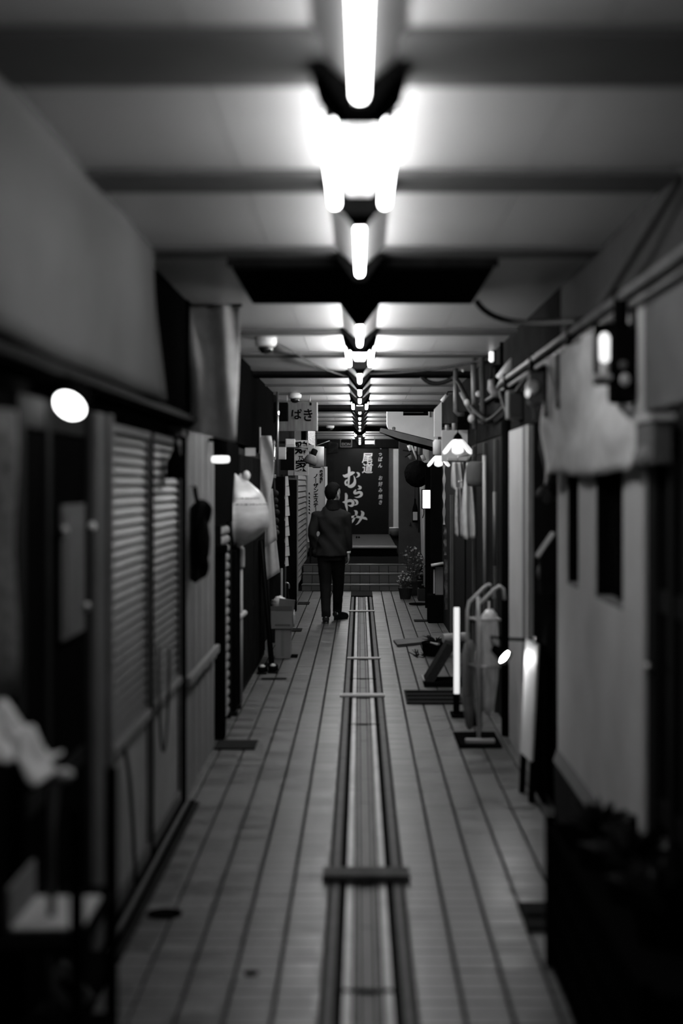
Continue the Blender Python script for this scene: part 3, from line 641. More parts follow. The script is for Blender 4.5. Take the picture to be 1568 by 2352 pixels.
# louvred shutter on the far left wall
M_LOUV = mat('louvre_slat', 0.24, 0.7, var=0.15, spec=0.15)
lv = thing('louvre_shutter', 'tall louvred shutter of pale slats past the vertical sign', 'shutter', (-0.95, 23.0, 0.0))
me = bpy.data.meshes.new('slat'); m_ = MB().prism([(-0.012, 0.0), (0.01, 0.008), (0.012, 0.016), (-0.008, 0.088), (-0.014, 0.086)], -1.72, 1.72, 'Y'); me.from_pydata([tuple(v) for v in m_.v], [], m_.f); me.materials.append(M_LOUV)
for i in range(18): place('slat', me, (-0.935, 22.9, 0.15 + i * 0.0925), lv)
for (a, b) in ((21.1, 21.18), (24.62, 24.72)): box('stile', M_LOUV, (-0.96, -0.915, a, b, 0.0, 1.84), lv)
box('backing', M_GREY, (-0.96, -0.952, 21.18, 24.62, 0.1, 1.84), lv); box('header', M_LOUV, (-0.96, -0.91, 21.1, 24.72, 1.82, 1.9), lv)
box('wall_left', M_CHAR, (-1.0, -0.965, 21.0, 32.0, 0.0, ZC - .001), kind='structure')
# floor things on the left
box('floor_grate', M_RUBBER, (-0.98 + 0.12, -0.66, 16.05, 16.35, 0.001, 0.01), label='dark metal grate in the tiles beyond the cardboard boxes', cat='grate')
box('floor_mat', M_RUBBER, (-0.86, -0.70, 19.6, 20.0, 0.001, 0.008), label='narrow dark mat before the louvred shutter', cat='mat')
MB().box(-0.92, -0.66, 8.95, 9.25, 0.001, 0.01).build('floor_grate', M_RUBBER, label='dark flat grate on the tiles near the end of the hand rail', cat='grate', bevel=0.003)
MB().lathe((-0.76, 5.54, 0.001), [(0.07, 0), (0.07, 0.003), (0.003, 0.004)], 24).build('drain_cover', M_BLACK, label='small black round cover in the tiles near the sill track', cat='cover')
MB().lathe((-0.372, 4.87, 0.001), [(0.026, 0), (0.026, 0.002), (0.003, 0.003)], 18).build('floor_stud', M_BLACK, label='tiny dark stud in the floor tiles close to the drain', cat='stud')
MB().box(-0.84, -0.63, 12.15, 12.2, 0.001, 0.008).build('floor_strip', M_DARK, label='thin dark strip lying on the tiles in front of the shoes', cat='strip')

# near left clutter: shelf stand with cloth, tray and a framed card
st = thing('display_stand', 'dark display stand by the entrance with shelves and a pale knob', 'stand', (-0.82, 3.65, 0))
for (x, y) in ((-0.93, 3.42), (-0.68, 3.42), (-0.93, 3.9), (-0.68, 3.9)): box('leg', M_BLACK, (x - 0.015, x + 0.015, y - 0.015, y + 0.015, 0, 0.9), st)
for z in (0.2, 0.55): box('shelf', M_BLACK, (-0.945, -0.665, 3.4, 3.92, z, z + 0.02), st)
q_ = P(148, 1780, 3.6); MB().ball(q_, 0.024, 0.024, 0.017).build('knob', M_LIGHT, st, smooth=True)
tube('rod', M_LIGHT, [P(-20, 1640, 3.6), P(60, 1745, 3.6), q_], [0.012, 0.012, 0.012], st); tube('prop', M_GREY, [P(130, 1790, 3.6), P(118, 1900, 3.6), (P(118, 0, 3.6).x, 3.6, 0.57)], 0.01, st)
def drape(u, v):
    a = P(-80 + 205 * u, 1565 + 200 * u, 3.6); return (a.x + 0.01 * math.sin(v * 8), a.y - 0.1 + 0.14 * v + 0.02 * math.sin(u * 14), a.z + 0.02 - 0.26 * (1 - v) * (0.75 + 0.25 * math.sin(u * 6 + 1)) * (1 - 0.85 * u) + 0.016 * math.sin(u * 20))
MB().sheet(drape, 22, 10, (0.0, 0.0, -0.006)).build('draped_cloth', M_CLOTH, label='pale cloth draped in folds over the rod of the dark display stand', cat='cloth', smooth=True)
tr = thing('paper_tray', 'pale shallow tray lying on the middle shelf of the display stand', 'tray', (-0.77, 3.65, 0.57))
MB().box(-0.86, -0.685, 3.5, 3.78, 0.572, 0.585).build('tray_base', M_LIGHT, tr, bevel=0.005)
MB().box(-0.87, -0.86, 3.5, 3.78, 0.572, 0.68).build('tray_side', M_MID, tr)
cd = thing('framed_card', 'tilted pale card with a dark mark leaning at the foot of the display stand', 'card', (-0.89, 4.35, 0.05))
R_ = Matrix.Rotation(0.65, 3, 'Y') @ Matrix.Rotation(-0.35, 3, 'X')
c = P(157, 2268, 4.35)
MB().obox(c, 0.085, 0.008, 0.15, Matrix.Rotation(-0.7, 3, 'Y')).build('card', M_GREY, cd); MB().obox(c - Vector((0, 0.005, 0)), 0.025, 0.003, 0.07, Matrix.Rotation(-0.7, 3, 'Y')).build('mark', M_INK, cd)
tube('easel_leg', M_BLACK, [c + Vector((0, 0.008, 0.02)), (c.x, c.y + 0.03, 0.05)], 0.008, cd)
box('plinth', M_BLACK, (-1.0, -0.85, 4.0, 4.95, 0.0, 0.05), label='low black plinth at the foot of the dark entrance', cat='plinth')

# ceiling dome cameras
for (px_, py_, Y, lab) in ((610, 778, 9.6, 'dome camera beside the hanging pale cloth banner'), (677, 903, 15.5, 'dome camera in front of the hanging wooden sign'), (758, 976, 23.9, 'small far dome camera beyond the wooden sign')):
    c = P(px_, py_, Y); c.z = ZC
    t = thing('dome_camera', lab, 'camera', c, 'dome cameras on the ceiling')
    MB().lathe(c, [(0.06, -0.001), (0.072, -0.004), (0.07, -0.05), (0.055, -0.062), (0.003, -0.063)], 24).build('base', M_WHITE, t, smooth=True)
    MB().lathe(c, [(0.05, -0.06), (0.046, -0.085), (0.03, -0.105), (0.003, -0.112)], 20).build('dome', M_GLASSD, t, smooth=True)
tube('ceiling_cable', M_CABLE, bez((-0.62, 9.62, ZC - 0.01), (-0.45, 10.3, ZC - 0.02), (-0.4, 11.4, ZC - 0.06), (-0.1, 12.45, ZC - 0.05)), 0.008, label='thin dark cable running from the dome camera to the slim black beam', cat='cable')

# ================================================================== FAR END
stp = [(22.1, 0.0, 0.104), (22.4, 0.104, 0.255), (22.7, 0.255, 0.385)]
M_STEPT = mat('step_tile', 0.075, 0.5, var=0.2); M_NOSE = mat('step_nosing', 0.16, 0.45)
for i, (y0, za, zb) in enumerate(stp):
    s = thing('stair_step', ('lowest', 'middle', 'top')[i] + ' tiled step of the flight at the end of the passage', 'step', (0, y0, za), 'tiled steps')
    y1 = stp[i + 1][0] if i < 2 else 32.19
    box('tread_body', M_GROUT, (-0.905, 1.055, y0 + 0.012, y1 + (0.012 if i < 2 else 0), 0.0 if i == 0 else za, zb - 0.004), s)
    x = -0.9
    rt = tile_mesh(0.146, zb - za - 0.028, 0.012); rt.materials.clear(); rt.materials.append(M_STEPT)
    rt.transform(Matrix.Rotation(PI / 2, 4, 'X'))
    while x < 0.9: place('tile', rt, (x + 0.073, y0, za + (zb - za - 0.028) / 2 + 0.002), s); x += 0.151
    MB().tube([(-0.905, y0 + 0.008, zb - 0.012), (1.055, y0 + 0.008, zb - 0.012)], 0.014, 8).build('nosing', M_NOSE, s, smooth=True)
    if i < 2:
        x = -0.9
        tt = tile_mesh(0.146, y1 - y0 - 0.01, 0.006); tt.materials.clear(); tt.materials.append(M_STEPT)
        while x < 0.9: place('tile', tt, (x + 0.073, (y0 + y1) / 2 + 0.01, zb), s); x += 0.151
s = thing('landing_step', 'plain upper step with a bright edge strip before the black shop sign', 'step', (0, 25.2, 0.38))
box('step_body', M_CHAR, (-0.905, 0.655, 25.2, 31.83, 0.386, 0.53), s); box('riser_face', M_BLACK, (-0.905, 0.655, 25.19, 25.2, 0.386, 0.52), s); box('edge_strip', M_LIGHT, (-0.905, 0.655, 25.15, 25.26, 0.525, 0.56), s, bevel=0.004)
# right return wall facing the passage
rw = box('wall_right', M_CHAR, (0.63, 1.06, 22.9, 23.05, 0.385, ZC - .001), kind='structure')
# end wall with shop sign
box('wall_back', M_CHAR, (-1.05, 1.1, 32.2, 32.4, 0.0, ZC - 0.001), kind='structure')
ln = thing('lintel_beam', 'dark lintel over the black shop sign at the end of the passage', 'beam', (0, 31.9, 2.47))
box('beam', M_DARK, (-1.0, 1.06, 31.93, 32.2, 2.475, ZC - .001), ln); box('lower_edge', M_BLACK, (-1.0, 1.06, 31.92, 31.949, 2.455, 2.475), ln)
YS = 31.95
sg = thing('shop_sign', 'tall black shop sign with large white brush lettering at the end of the passage', 'sign', P(830, 1228, YS))
a, b = P(767, 1228, YS), P(892, 1028, YS)
M_SIGN = mat('sign_black', 0.006, 0.35, var=0.2, spec=0.15)
brd = box('sign_board', M_SIGN, (a.x, b.x, YS, YS + 0.05, a.z, b.z), sg)
M_LET = mat('white_lettering', 0.8, 0.6, var=0.03)
def conv(u, v):
    q_ = P(760 + u / 9.224, 1010 + v / 9.224, YS); return (q_.x, q_.z)
GL = {'mu': [[(255, 750, 20), (300, 770, 66), (370, 745, 72), (450, 705, 68), (495, 695, 25)],
             [(382, 585, 42), (384, 660, 56), (380, 760, 50), (374, 860, 44), (370, 940, 40)],
             [(372, 845, 26), (322, 865, 36), (303, 910, 40), (322, 955, 40), (352, 950, 26), (368, 890, 18)],
             [(355, 968, 34), (385, 985, 58), (430, 985, 72), (480, 950, 74), (505, 890, 55), (500, 820, 32), (480, 760, 6)],
             [(545, 695, 20), (580, 715, 45), (590, 755, 45), (560, 785, 25), (530, 800, 6)]],
      'ra': [[(580, 975, 22), (618, 1008, 58), (610, 1038, 40), (562, 1046, 10)],
             [(525, 1062, 24), (500, 1100, 50), (505, 1130, 58), (550, 1128, 50), (600, 1112, 54), (638, 1132, 62), (642, 1172, 54), (600, 1206, 42), (545, 1220, 22), (500, 1212, 6)]],
      'ka': [[(312, 1145, 46), (325, 1195, 60), (318, 1280, 54), (320, 1380, 54), (334, 1450, 40), (343, 1512, 18)],
             [(250, 1320, 20), (300, 1320, 58), (370, 1294, 58), (430, 1292, 62), (466, 1330, 58), (455, 1382, 58), (420, 1400, 45), (360, 1385, 10)],
             [(475, 1268, 14), (530, 1290, 48), (553, 1330, 54), (540, 1368, 36), (490, 1390, 8)]],
      'mi': [[(492, 1498, 14), (535, 1530, 60), (528, 1590, 46), (500, 1650, 44), (460, 1715, 48), (420, 1752, 52), (370, 1752, 52), (352, 1722, 34), (385, 1672, 38), (440, 1640, 44), (510, 1628, 52), (590, 1640, 48), (660, 1650, 48), (730, 1668, 50), (762, 1695, 16)],
             [(635, 1508, 16), (672, 1555, 66), (655, 1620, 58), (620, 1695, 48), (570, 1768, 28), (518, 1806, 6)]]}
for k_, strokes in GL.items():
    mb_ = MB()
    for i, st_ in enumerate(strokes): stroke(mb_, st_, YS - 0.004 - 0.0006 * i, conv)
    mb_.build('lettering', M_LET, brd)
text_obj('lettering', '尾道', 0.245, M_LET, P(843, 1041, YS - 0.004), brd, 0.004, line=0.95, shear=0.1)
for ch, py in zip('てっぱん', (1022, 1037.5, 1050, 1064)): text_obj('lettering', ch, 0.11, M_LET, P(872.5, py, YS - 0.004), brd, 0.0015, sx=0.85, shear=0.15)
for ch, py in zip('お好み焼き', (1093, 1107, 1121, 1136, 1149)): text_obj('lettering', ch, 0.11, M_LET, P(873, py, YS - 0.004), brd, 0.001, sx=0.85, shear=0.15)
a, b = P(767, 1250, YS), P(902, 1228, YS)
fr = thing('storefront', 'grey shop front frame around the black sign, with a pale pillar', 'shop front', P(900, 1250, YS))
box('side_panel', M_GREY, (P(892, 0, YS).x, P(903, 0, YS).x, YS + 0.01, YS + 0.06, 0.53, 2.46), fr)
box('pillar', M_WHITE, (P(903, 0, YS).x, P(914.5, 0, YS).x, YS - 0.05, YS + 0.06, 0.53, 2.44), fr)
box('kick_panel', M_GREY, (P(735, 0, YS).x, P(893, 0, YS).x, YS + 0.0, YS + 0.05, 0.53, P(0, 1228, YS).z), fr)
box('side_jamb', M_DARK2, (-0.96, P(767, 0, YS).x, YS - 0.02, YS + 0.06, 0.53, 2.46), fr); box('jamb_strip', M_GREY, (-0.8, -0.76, YS - 0.03, YS - 0.02, 0.53, 2.46), fr)
t = thing('round_stool', 'low round stool with a white top by the pale pillar', 'stool', P(907, 1252, 30.5))
c = P(907, 1250, 30.5); c.z = 0.53
MB().lathe(c, [(0.05, 0.0), (0.09, 0.03), (0.115, 0.1), (0.118, 0.17)], 24).build('bowl', M_GREY, t, smooth=True); MB().lathe(c, [(0.118, 0.17), (0.125, 0.18), (0.125, 0.195), (0.005, 0.2)], 24).build('seat', M_WHITE, t, smooth=True)
for x in (0.0, 0.05):
    c = P(822, 1240, 29.5); c.z = 0.53
    t = thing('sandal', 'dark sandal before the black shop sign, ' + ('beside its mate toward the pillar' if x else 'the one toward the middle of the sign'), 'sandal', (c.x + x - .03, 29.5, 0.53), 'pair of sandals')
    MB().ball((c.x + x - .03, 29.5, 0.55), 0.02, 0.1, 0.018).build('sole', M_BLACK, t, smooth=True); MB().tube([(c.x + x - .045, 29.47, .55), (c.x + x - .03, 29.47, .575), (c.x + x - .015, 29.47, .55)], 0.006).build('strap', M_BLACK, t)
# exit style sign and card
t = thing('hanging_sign', 'small framed sign with worn lettering hanging under the last ceiling stretch', 'sign', P(794, 1027, 31.2))
a, b = P(781, 1027, 31.2), P(808, 1010.5, 31.2)
box('sign_body', M_BLACK, (a.x + .01, b.x - .01, 31.2, 31.26, a.z + .01, b.z), t)
for d_ in ((a.x, b.x, 31.18, 31.27, a.z, a.z + 0.015), (a.x, a.x + 0.012, 31.18, 31.27, a.z, b.z + .04), (b.x - 0.012, b.x, 31.18, 31.27, a.z, b.z + .04)): box('frame_bar', M_GREY, d_, t)
text_obj('worn_letter', ['EION'], 0.085, M_GREY, ((a.x + b.x) / 2, 31.197, a.z + 0.105), t, 0.002)
for x in (a.x + 0.02, b.x - 0.02): tube('hanger', M_METAL, [(x, 31.23, b.z), (x, 31.23, ZC)], 0.004, t)
t = thing('ceiling_card', 'small bright card hanging beside the last tube light', 'card', P(855, 1020, 29.9))
a, b = P(838, 1020, 29.9), P(860, 1012, 29.9); box('card', M_WHITE, (a.x, b.x, 29.9, 29.93, a.z, b.z), t); tube('hanger', M_METAL, [(b.x, 29.92, a.z - 0.02), (b.x, 29.92, ZC)], 0.005, t)
# dark bracket with drooping cloth at the left of the end
t = thing('awning_bracket', 'dark folded awning bracket high beside the black shop sign', 'bracket', P(758, 1045, 27.5))
tube('stay', M_METAL, [(-0.965, 27.5, P(0, 1026, 27.5).z), P(725, 1024, 27.5), P(757, 1012, 27.5)], 0.006, t)
def aw(u, v): q_ = P(752 + 24 * u, 1012 + 32 * v * (1 - 0.3 * u) + 6 * u, 27.5); return (q_.x, q_.y + 0.05 * math.sin(v * 5 + u * 3), q_.z)
MB().sheet(aw, 10, 8, (0, 0.01, 0)).build('folded_canvas', M_DCLOTH, t, smooth=True)

# ================================================================== RIGHT SIDE (far to near)
# bottle sign
c = P(953, 1200, 22.8)
t = thing('bottle_sign', 'black bottle-shaped sign with a pale label hanging on the far wall', 'sign', c)
MB().lathe((c.x, c.y + 0.02, c.z), [(0.003, 0), (0.042, 0.003), (0.044, 0.2), (0.035, 0.25), (0.015, 0.31), (0.014, 0.38), (0.003, 0.385)], 20).build('bottle', M_BLACK, t, smooth=True)
box('bottle_label', M_LIGHT, (c.x - 0.036, c.x + 0.036, c.y - 0.03, c.y - 0.024, c.z + 0.035, c.z + 0.17), t, bevel=0.003)
tube('cord', M_CABLE, [(c.x, c.y + .02, c.z + 0.38), (c.x, c.y + 0.02, c.z + 0.75), (c.x, 22.9, c.z + 0.76)], 0.004, t)
tube('wall_hook', M_CABLE, [P(942, 1200, 22.88), P(942, 1207, 22.85), P(940, 1208, 22.85)], 0.01, label='tiny dark hook on the far wall below the bottle sign', cat='hook')
# pale board strips near the wall
t = thing('leaning_door', 'tall pale panel leaning behind the lit box sign and the flowers', 'panel', P(970, 1290, 22.3))
MB().add([P(963, 1115, 22.3), P(976, 1115, 22.3), P(977, 1290, 22.0), P(967, 1270, 22.0), P(963, 1115, 22.33), P(976, 1115, 22.33), P(977, 1290, 22.03), P(967, 1270, 22.03)],
         [(0, 1, 2, 3), (7, 6, 5, 4), (0, 4, 5, 1), (1, 5, 6, 2), (2, 6, 7, 3), (3, 7, 4, 0)]).build('panel_sheet', M_LIGHT, t)
box('panel_frame', M_DARK, (P(960, 0, 22.35).x, P(963, 0, 22.35).x, 22.3, 22.36, 0.9, 1.62), t)
t = thing('wall_cabinet', 'narrow pale panel column standing in the corner behind the black pillar', 'panel', (1.0, 21.5, 0)); box('column', M_MID, (1.0, 1.06, 20.6, 22.6, 0.0, 2.3), t); box('cap', M_GREY, (0.99, 1.06, 20.55, 22.6, 2.3, 2.34), t)
# cluster of small fixtures above the cedar ball
fx = thing('spot_cluster', 'cluster of small pale spot lamps and brackets above the cedar ball', 'lamps', P(955, 1055, 20.9))
for (px0, py0, px1, py1, r, m) in ((938, 1022, 943, 1035, .035, M_WHITE), (944, 1022, 957, 1055, .018, M_WHITE), (955, 1024, 955, 1036, .03, M_LIGHT), (962, 1024, 962, 1044, .032, M_MID), (969, 1045, 974, 1058, .04, M_LIGHT), (940, 1046, 946, 1058, .035, M_GREY)):
    tube('lamp_can', m, [P(px0, py0, 20.9), P(px1, py1, 20.9)], r * 0.8, fx, 10)
for (x0, y0, x1, y1) in ((925, 1034, 944, 1037), (958, 1020, 958, 1056), (930, 1050, 942, 1042)): tube('bracket', M_DARK, [P(x0, y0, 20.95), P(x1, y1, 20.95)], 0.01, fx)
tube('support_bar', M_DARK, [P(936, 1022, 20.95), (1.06, 20.95, P(0, 1022, 20.95).z)], 0.012, fx)
# cedar ball
c = P(958, 1088.5, 20.0)
t = thing('cedar_ball', 'big dark ball of cedar twigs hanging before the far wall', 'cedar ball', c - Vector((0, 0, .19)))
MB().ball(c, 0.182, 0.182, 0.187, n=30, m=18, jit=0.028).build('twig_ball', mat('cedar', 0.006, 0.95, spec=0.0, var=0.5, scale=60, bump=0.6), t)
tube('cord', M_CABLE, [c + Vector((0, 0, 0.18)), (c.x, c.y, ZC)], 0.006, t)
# white duct box with louvre slot + awning
db = thing('duct_box', 'large white rounded duct box with a black slot hanging from the ceiling', 'duct', (0.65, 18.3, 2.2))
X0, X1 = P(888.5, 0, 18.2).x, 1.0; Zb0, Zb1 = P(0, 985, 18.2).z, P(0, 1014, 18.2).z
ra = 0.09; arc = [(X0 + ra - ra * math.cos(a), Zb0 + ra - 0.02 - ra * math.sin(a) * 1.0) for a in [PI / 2 * i / 7 for i in range(8)]]
poly = [(X0, ZC - .001)] + arc + [(X1, Zb1), (X1, ZC - .001)]
MB().prism(poly, 18.2, 18.55).build('front_panel', M_WHITE, db, bevel=0.006)
a, b = P(925.5, 954.5, 18.2), P(983, 934.5, 18.2)
MB().box(a.x, b.x, 18.196, 18.2, a.z, b.z).build('slot', M_BLACK, db); box('slot_blade', M_GREY, (a.x, b.x - 0.06, 18.18, 18.195, a.z + 0.035, a.z + 0.043), db); box('slot_frame', M_WHITE, (b.x, b.x + 0.02, 18.17, 18.2, a.z - 0.02, b.z + 0.09), db)
aw_ = thing('sloping_awning', 'grey sloping awning board under the white duct box', 'awning', P(930, 1030, 18.1))
A_ = [P(871, 992, 17.9), P(874, 982.5, 17.9), P(905, 990, 17.9), P(1000, 1014, 17.9), P(1000, 1028, 17.9), P(915, 1007, 17.9)]
MB().prism([(p.x, p.z) for p in A_], 17.9, 17.94).build('front_board', M_GREY, aw_)
q0, q1 = P(871, 993, 17.95), P(1000, 1029, 17.95)
MB().add([q0, q1, q1 + Vector((0, 0.9, -0.02)), q0 + Vector((0.3, 0.9, -0.1)), q0 + Vector((0, 0, .02)), q1 + Vector((0, 0, .02)), q1 + Vector((0, .9, 0)), q0 + Vector((.3, .9, -.08))],
         [(0, 1, 2, 3), (7, 6, 5, 4), (0, 4, 5, 1), (1, 5, 6, 2), (2, 6, 7, 3), (3, 7, 4, 0)]).build('soffit', M_BLACK, aw_)
box('strut', M_DARK, (0.96, 1.06, 18.0, 18.05, P(0, 1026, 17.9).z, P(0, 1020, 17.9).z), aw_)
MB().lathe(P(904, 984, 17.92), [(0.02, -.02), (0.022, 0.01), (0.01, 0.02)], 12).build('bolt', M_GREY, aw_)
# lit box sign on a slim post
ls = thing('lit_box_sign', 'small glowing white box sign on a slim black post', 'sign', P(979, 1370, 19.0))
a, b = P(969.5, 1168, 19.0), P(988.5, 1125, 19.0)
box('glow_box', M_GLOW, (a.x + .004, b.x - .004, 19.0, 19.08, a.z + .004, b.z - .004), ls)
for d_ in ((a.x - .006, b.x + .004, 18.995, 19.085, b.z - .004, b.z + .008), (a.x - .006, b.x + .004, 18.995, 19.085, a.z - .008, a.z + .004), (a.x - .008, a.x + .004, 18.995, 19.085, a.z, b.z), (b.x - .004, b.x + .006, 18.995, 19.085, a.z, b.z)): box('frame_bar', M_BLACK, d_, ls)
box('post', M_BLACK, (P(977, 0, 19.05).x, P(990, 0, 19.05).x, 19.085, 19.2, 0.0, 1.95), ls)
tube('cord', M_CABLE, [P(973, 1168, 19.0), P(973, 1180, 19.0), P(970, 1190, 19.0)], 0.006, ls)
# black pillar
bp = thing('black_pillar', 'broad black pillar below the tulip lamps', 'pillar', (0.95, 17.4, 0))
box('shaft', M_BLACK, (P(990, 0, 17.4).x, P(1017, 0, 17.4).x, 17.4, 17.6, 0.0, P(0, 1066, 17.4).z), bp, bevel=0.005); box('foot', M_BLACK, (P(990, 0, 17.4).x - 0.03, P(1019, 0, 17.4).x, 17.35, 17.62, 0.0, 0.28), bp, bevel=0.008)
ms = thing('menu_stand', 'low black stand with a pale menu panel at the foot of the black pillar', 'menu stand', (0.93, 17.1, 0))
box('base_box', M_BLACK, (P(982, 0, 17.1).x, P(1017, 0, 17.1).x, 17.02, 17.3, 0.001, P(0, 1366, 17.1).z), ms, bevel=0.01)
box('menu_panel', M_MID, (P(999.5, 0, 17.1).x, P(1018, 0, 17.1).x, 17.08, 17.1, P(0, 1366, 17.1).z, P(0, 1302, 17.1).z), ms); box('side_panel', M_LIGHT, (P(995, 0, 17.1).x, P(998, 0, 17.1).x, 17.08, 17.2, P(0, 1363, 17.1).z, P(0, 1308, 17.1).z), ms)
box('frame', M_BLACK, (P(993, 0, 17.1).x, P(1020, 0, 17.1).x, 17.1, 17.25, P(0, 1366, 17.1).z, P(0, 1300, 17.1).z), ms)
MB().tube([P(990, 1299, 17.05), P(1018, 1294, 17.05)], [(0.05, 0.02), (0.05, 0.02)], 10).build('roof_cap', M_LIGHT, ms, smooth=True)
# torn posters by the pillar
for (y0, y1, px0, px1, Y, lab) in ((1068, 1205, 1017, 1022, 16.6, 'long torn pale paper strip beside the black pillar'), (1210, 1275, 1019, 1028, 16.4, 'ragged poster scrap under the torn paper strip'), (1285, 1400, 1021, 1031, 16.2, 'ragged dark poster strip low beside the menu stand')):
    def tp(u, v): q_ = P(px0 + (px1 - px0) * u + 1.2 * math.sin(v * 23 + u * 3), y1 + (y0 - y1) * v, Y); return (q_.x, q_.y + 0.01 * math.sin(v * 15), q_.z)
    MB().sheet(tp, 4, 30, (0, 0.004, 0)).build('poster_scrap', M_LIGHT if y0 < 1200 else M_CLOTH2, label=lab, cat='paper')
box('door_2', M_DARK, (1.0, 1.06, 13.6, 17.3, 0.0, 2.0), kind='structure')
t = thing('board_post', 'grey upright board standing beside the hanging towels', 'post', (1.0, 16.0, 0)); box('board', M_GREY, (P(1034, 0, 15.2).x, P(1047, 0, 15.2).x, 15.2, 15.26, 0, 1.55), t); box('foot', M_DARK, (P(1032, 0, 15.2).x, P(1049, 0, 15.2).x, 15.18, 15.3, 0, 0.04), t)
# plant pots with flowers
def plant(c, n, hgt, spread, lab, seed, potr=0.1, poth=0.16, petals=12):
    random.seed(seed); c = Vector(c)
    t = thing('potted_plant', lab, 'plant', c, 'flower pots by the steps')
    MB().lathe(c, [(0.003, 0), (potr * .75, 0), (potr, poth), (potr * 1.06, poth), (potr * 1.06, poth + 0.02), (potr * .9, poth + .02), (0.003, poth)], 18).build('pot', M_TERRA, t, smooth=False)
    stems = MB(); lv_ = MB(); fl = MB()
    for i in range(n):
        an = random.uniform(0, 2 * PI); rr = random.uniform(0.2, 1) * spread; hh = hgt * random.uniform(0.5, 1) * (1 - 0.3 * rr / spread)
        tip = c + Vector((math.cos(an) * rr, math.sin(an) * rr, poth + hh)); b0 = c + Vector((math.cos(an) * potr * .4, math.sin(an) * potr * .4, poth))
        pts = bez(b0, b0 + Vector((0, 0, hh * .5)), tip - Vector((0, 0, hh * .2)), tip, 5); stems.tube(pts, 0.004, 4)
        for k_ in range(7):
            p = pts[1 + k_ % 5] + Vector((random.uniform(-1, 1), random.uniform(-1, 1), random.uniform(-.6, .6))) * 0.04
            d_ = Vector((random.uniform(-1, 1), random.uniform(-1, 1), random.uniform(-.5, .8))).normalized(); e = d_.orthogonal().normalized(); l = random.uniform(0.025, 0.05)
            lv_.add([p, p + d_ * l * .5 + e * l * .28, p + d_ * l, p + d_ * l * .5 - e * l * .28], [(0, 1, 2, 3)])
        if i < petals:
            for k_ in range(5):
                a_ = 2 * PI * k_ / 5; e = Vector((math.cos(a_), -0.5, math.sin(a_))) * 0.016; f_ = Vector((-math.sin(a_), 0, math.cos(a_))) * 0.009
                fl.add([tip, tip + e * .6 + f_, tip + e, tip + e * .6 - f_], [(0, 1, 2, 3)])
    stems.build('stems', M_LEAF, t); lv_.build('foliage', M_LEAF, t); fl.build('flowers', M_PETAL, t)
plant((0.8, 21.25, 0), 34, 0.62, 0.19, 'tall bushy flowering plant in a clay pot before the steps', 3, 0.13, 0.2, 20)
plant((0.66, 20.6, 0), 22, 0.3, 0.12, 'low pot of pale flowers at the corner of the steps', 5, 0.1, 0.14, 14)
t = thing('planter_box', 'plain dark planter box on the floor under the flowering plant', 'planter', (0.9, 20.4, 0)); box('trough', M_TERRA, (0.83, 1.02, 20.25, 20.55, 0.0, 0.17), t, bevel=0.008); box('soil', M_BLACK, (0.85, 1.0, 20.27, 20.53, 0.17, 0.175), t)
t = thing('round_tray', 'thin dark curved tray on the tiles beside the planter box', 'tray', (0.84, 19.7, 0)); MB().lathe((0.83, 19.65, 0.002), [(0.003, 0), (0.15, 0.0), (0.155, 0.012), (0.145, 0.012), (0.14, 0.004), (0.003, 0.004)], 24).build('tray_dish', M_BLACK, t); box('tray_label', M_DARK, (0.93, 0.99, 19.55, 19.7, 0.002, 0.02), t)
box('floor_grate', M_RUBBER, (0.66, 0.9, 17.2, 17.38, 0.001, 0.012), label='dark metal grate bar on the tiles in front of the black pillar', cat='grate')
# plank across the tiles
t = thing('floor_plank', 'grey plank lying askew across the tiles before the dark basket', 'plank', (0.65, 15.0, 0)); R_ = Matrix.Rotation(0.42, 3, 'Z')
MB().add([(0.355, 15.0, 0.002), (0.385, 14.55, 0.002), (0.96, 15.05, 0.002), (0.96, 15.5, 0.002), (0.355, 15.0, 0.026), (0.385, 14.55, 0.026), (0.96, 15.05, 0.026), (0.96, 15.5, 0.026)],
         [(0, 1, 2, 3), (7, 6, 5, 4), (0, 4, 5, 1), (1, 5, 6, 2), (2, 6, 7, 3), (3, 7, 4, 0)]).build('plank_body', M_GREY, t); box('plank_cleat', M_DARK, (0.72, 0.76, 14.9, 15.3, 0.026, 0.04), t)
# dark basket with clutter
bk = thing('dark_basket', 'dark bundle of dried stems in a basket before the plank', 'basket', (0.72, 13.85, 0))
MB().lathe((0.75, 13.85, 0), [(0.003, 0), (0.13, 0.0), (0.15, 0.13), (0.14, 0.13), (0.12, 0.02), (0.003, 0.02)], 18).build('basket', M_BLACK, bk)
random.seed(11); tw = MB(); 
for i in range(46):
    a_ = random.uniform(0, 2 * PI); b0 = Vector((0.75, 13.85, 0.09)); tip = b0 + Vector((math.cos(a_) * random.uniform(.06, .17), math.sin(a_) * random.uniform(.06, .2), random.uniform(0.0, .1)))
    tw.tube([b0, b0.lerp(tip, .5) + Vector((0, 0, .03)), tip], [0.008, 0.007, 0.002], 4)
for i in range(14):
    p = Vector((0.58 + random.uniform(-.05, .06), 13.75 + random.uniform(-.1, .12), 0.004)); tw.tube([p, p + Vector((random.uniform(-.08, .03), random.uniform(-.04, .04), random.uniform(0.004, .07)))], [0.007, 0.002], 4)
tw.build('twigs', M_DARK, bk); MB().tube([(0.68, 13.72, .14), (0.75, 13.7, .125), (0.79, 13.72, .12)], [0.008, 0.014, 0.004], 6).build('pale_twig', M_LIGHT, bk)
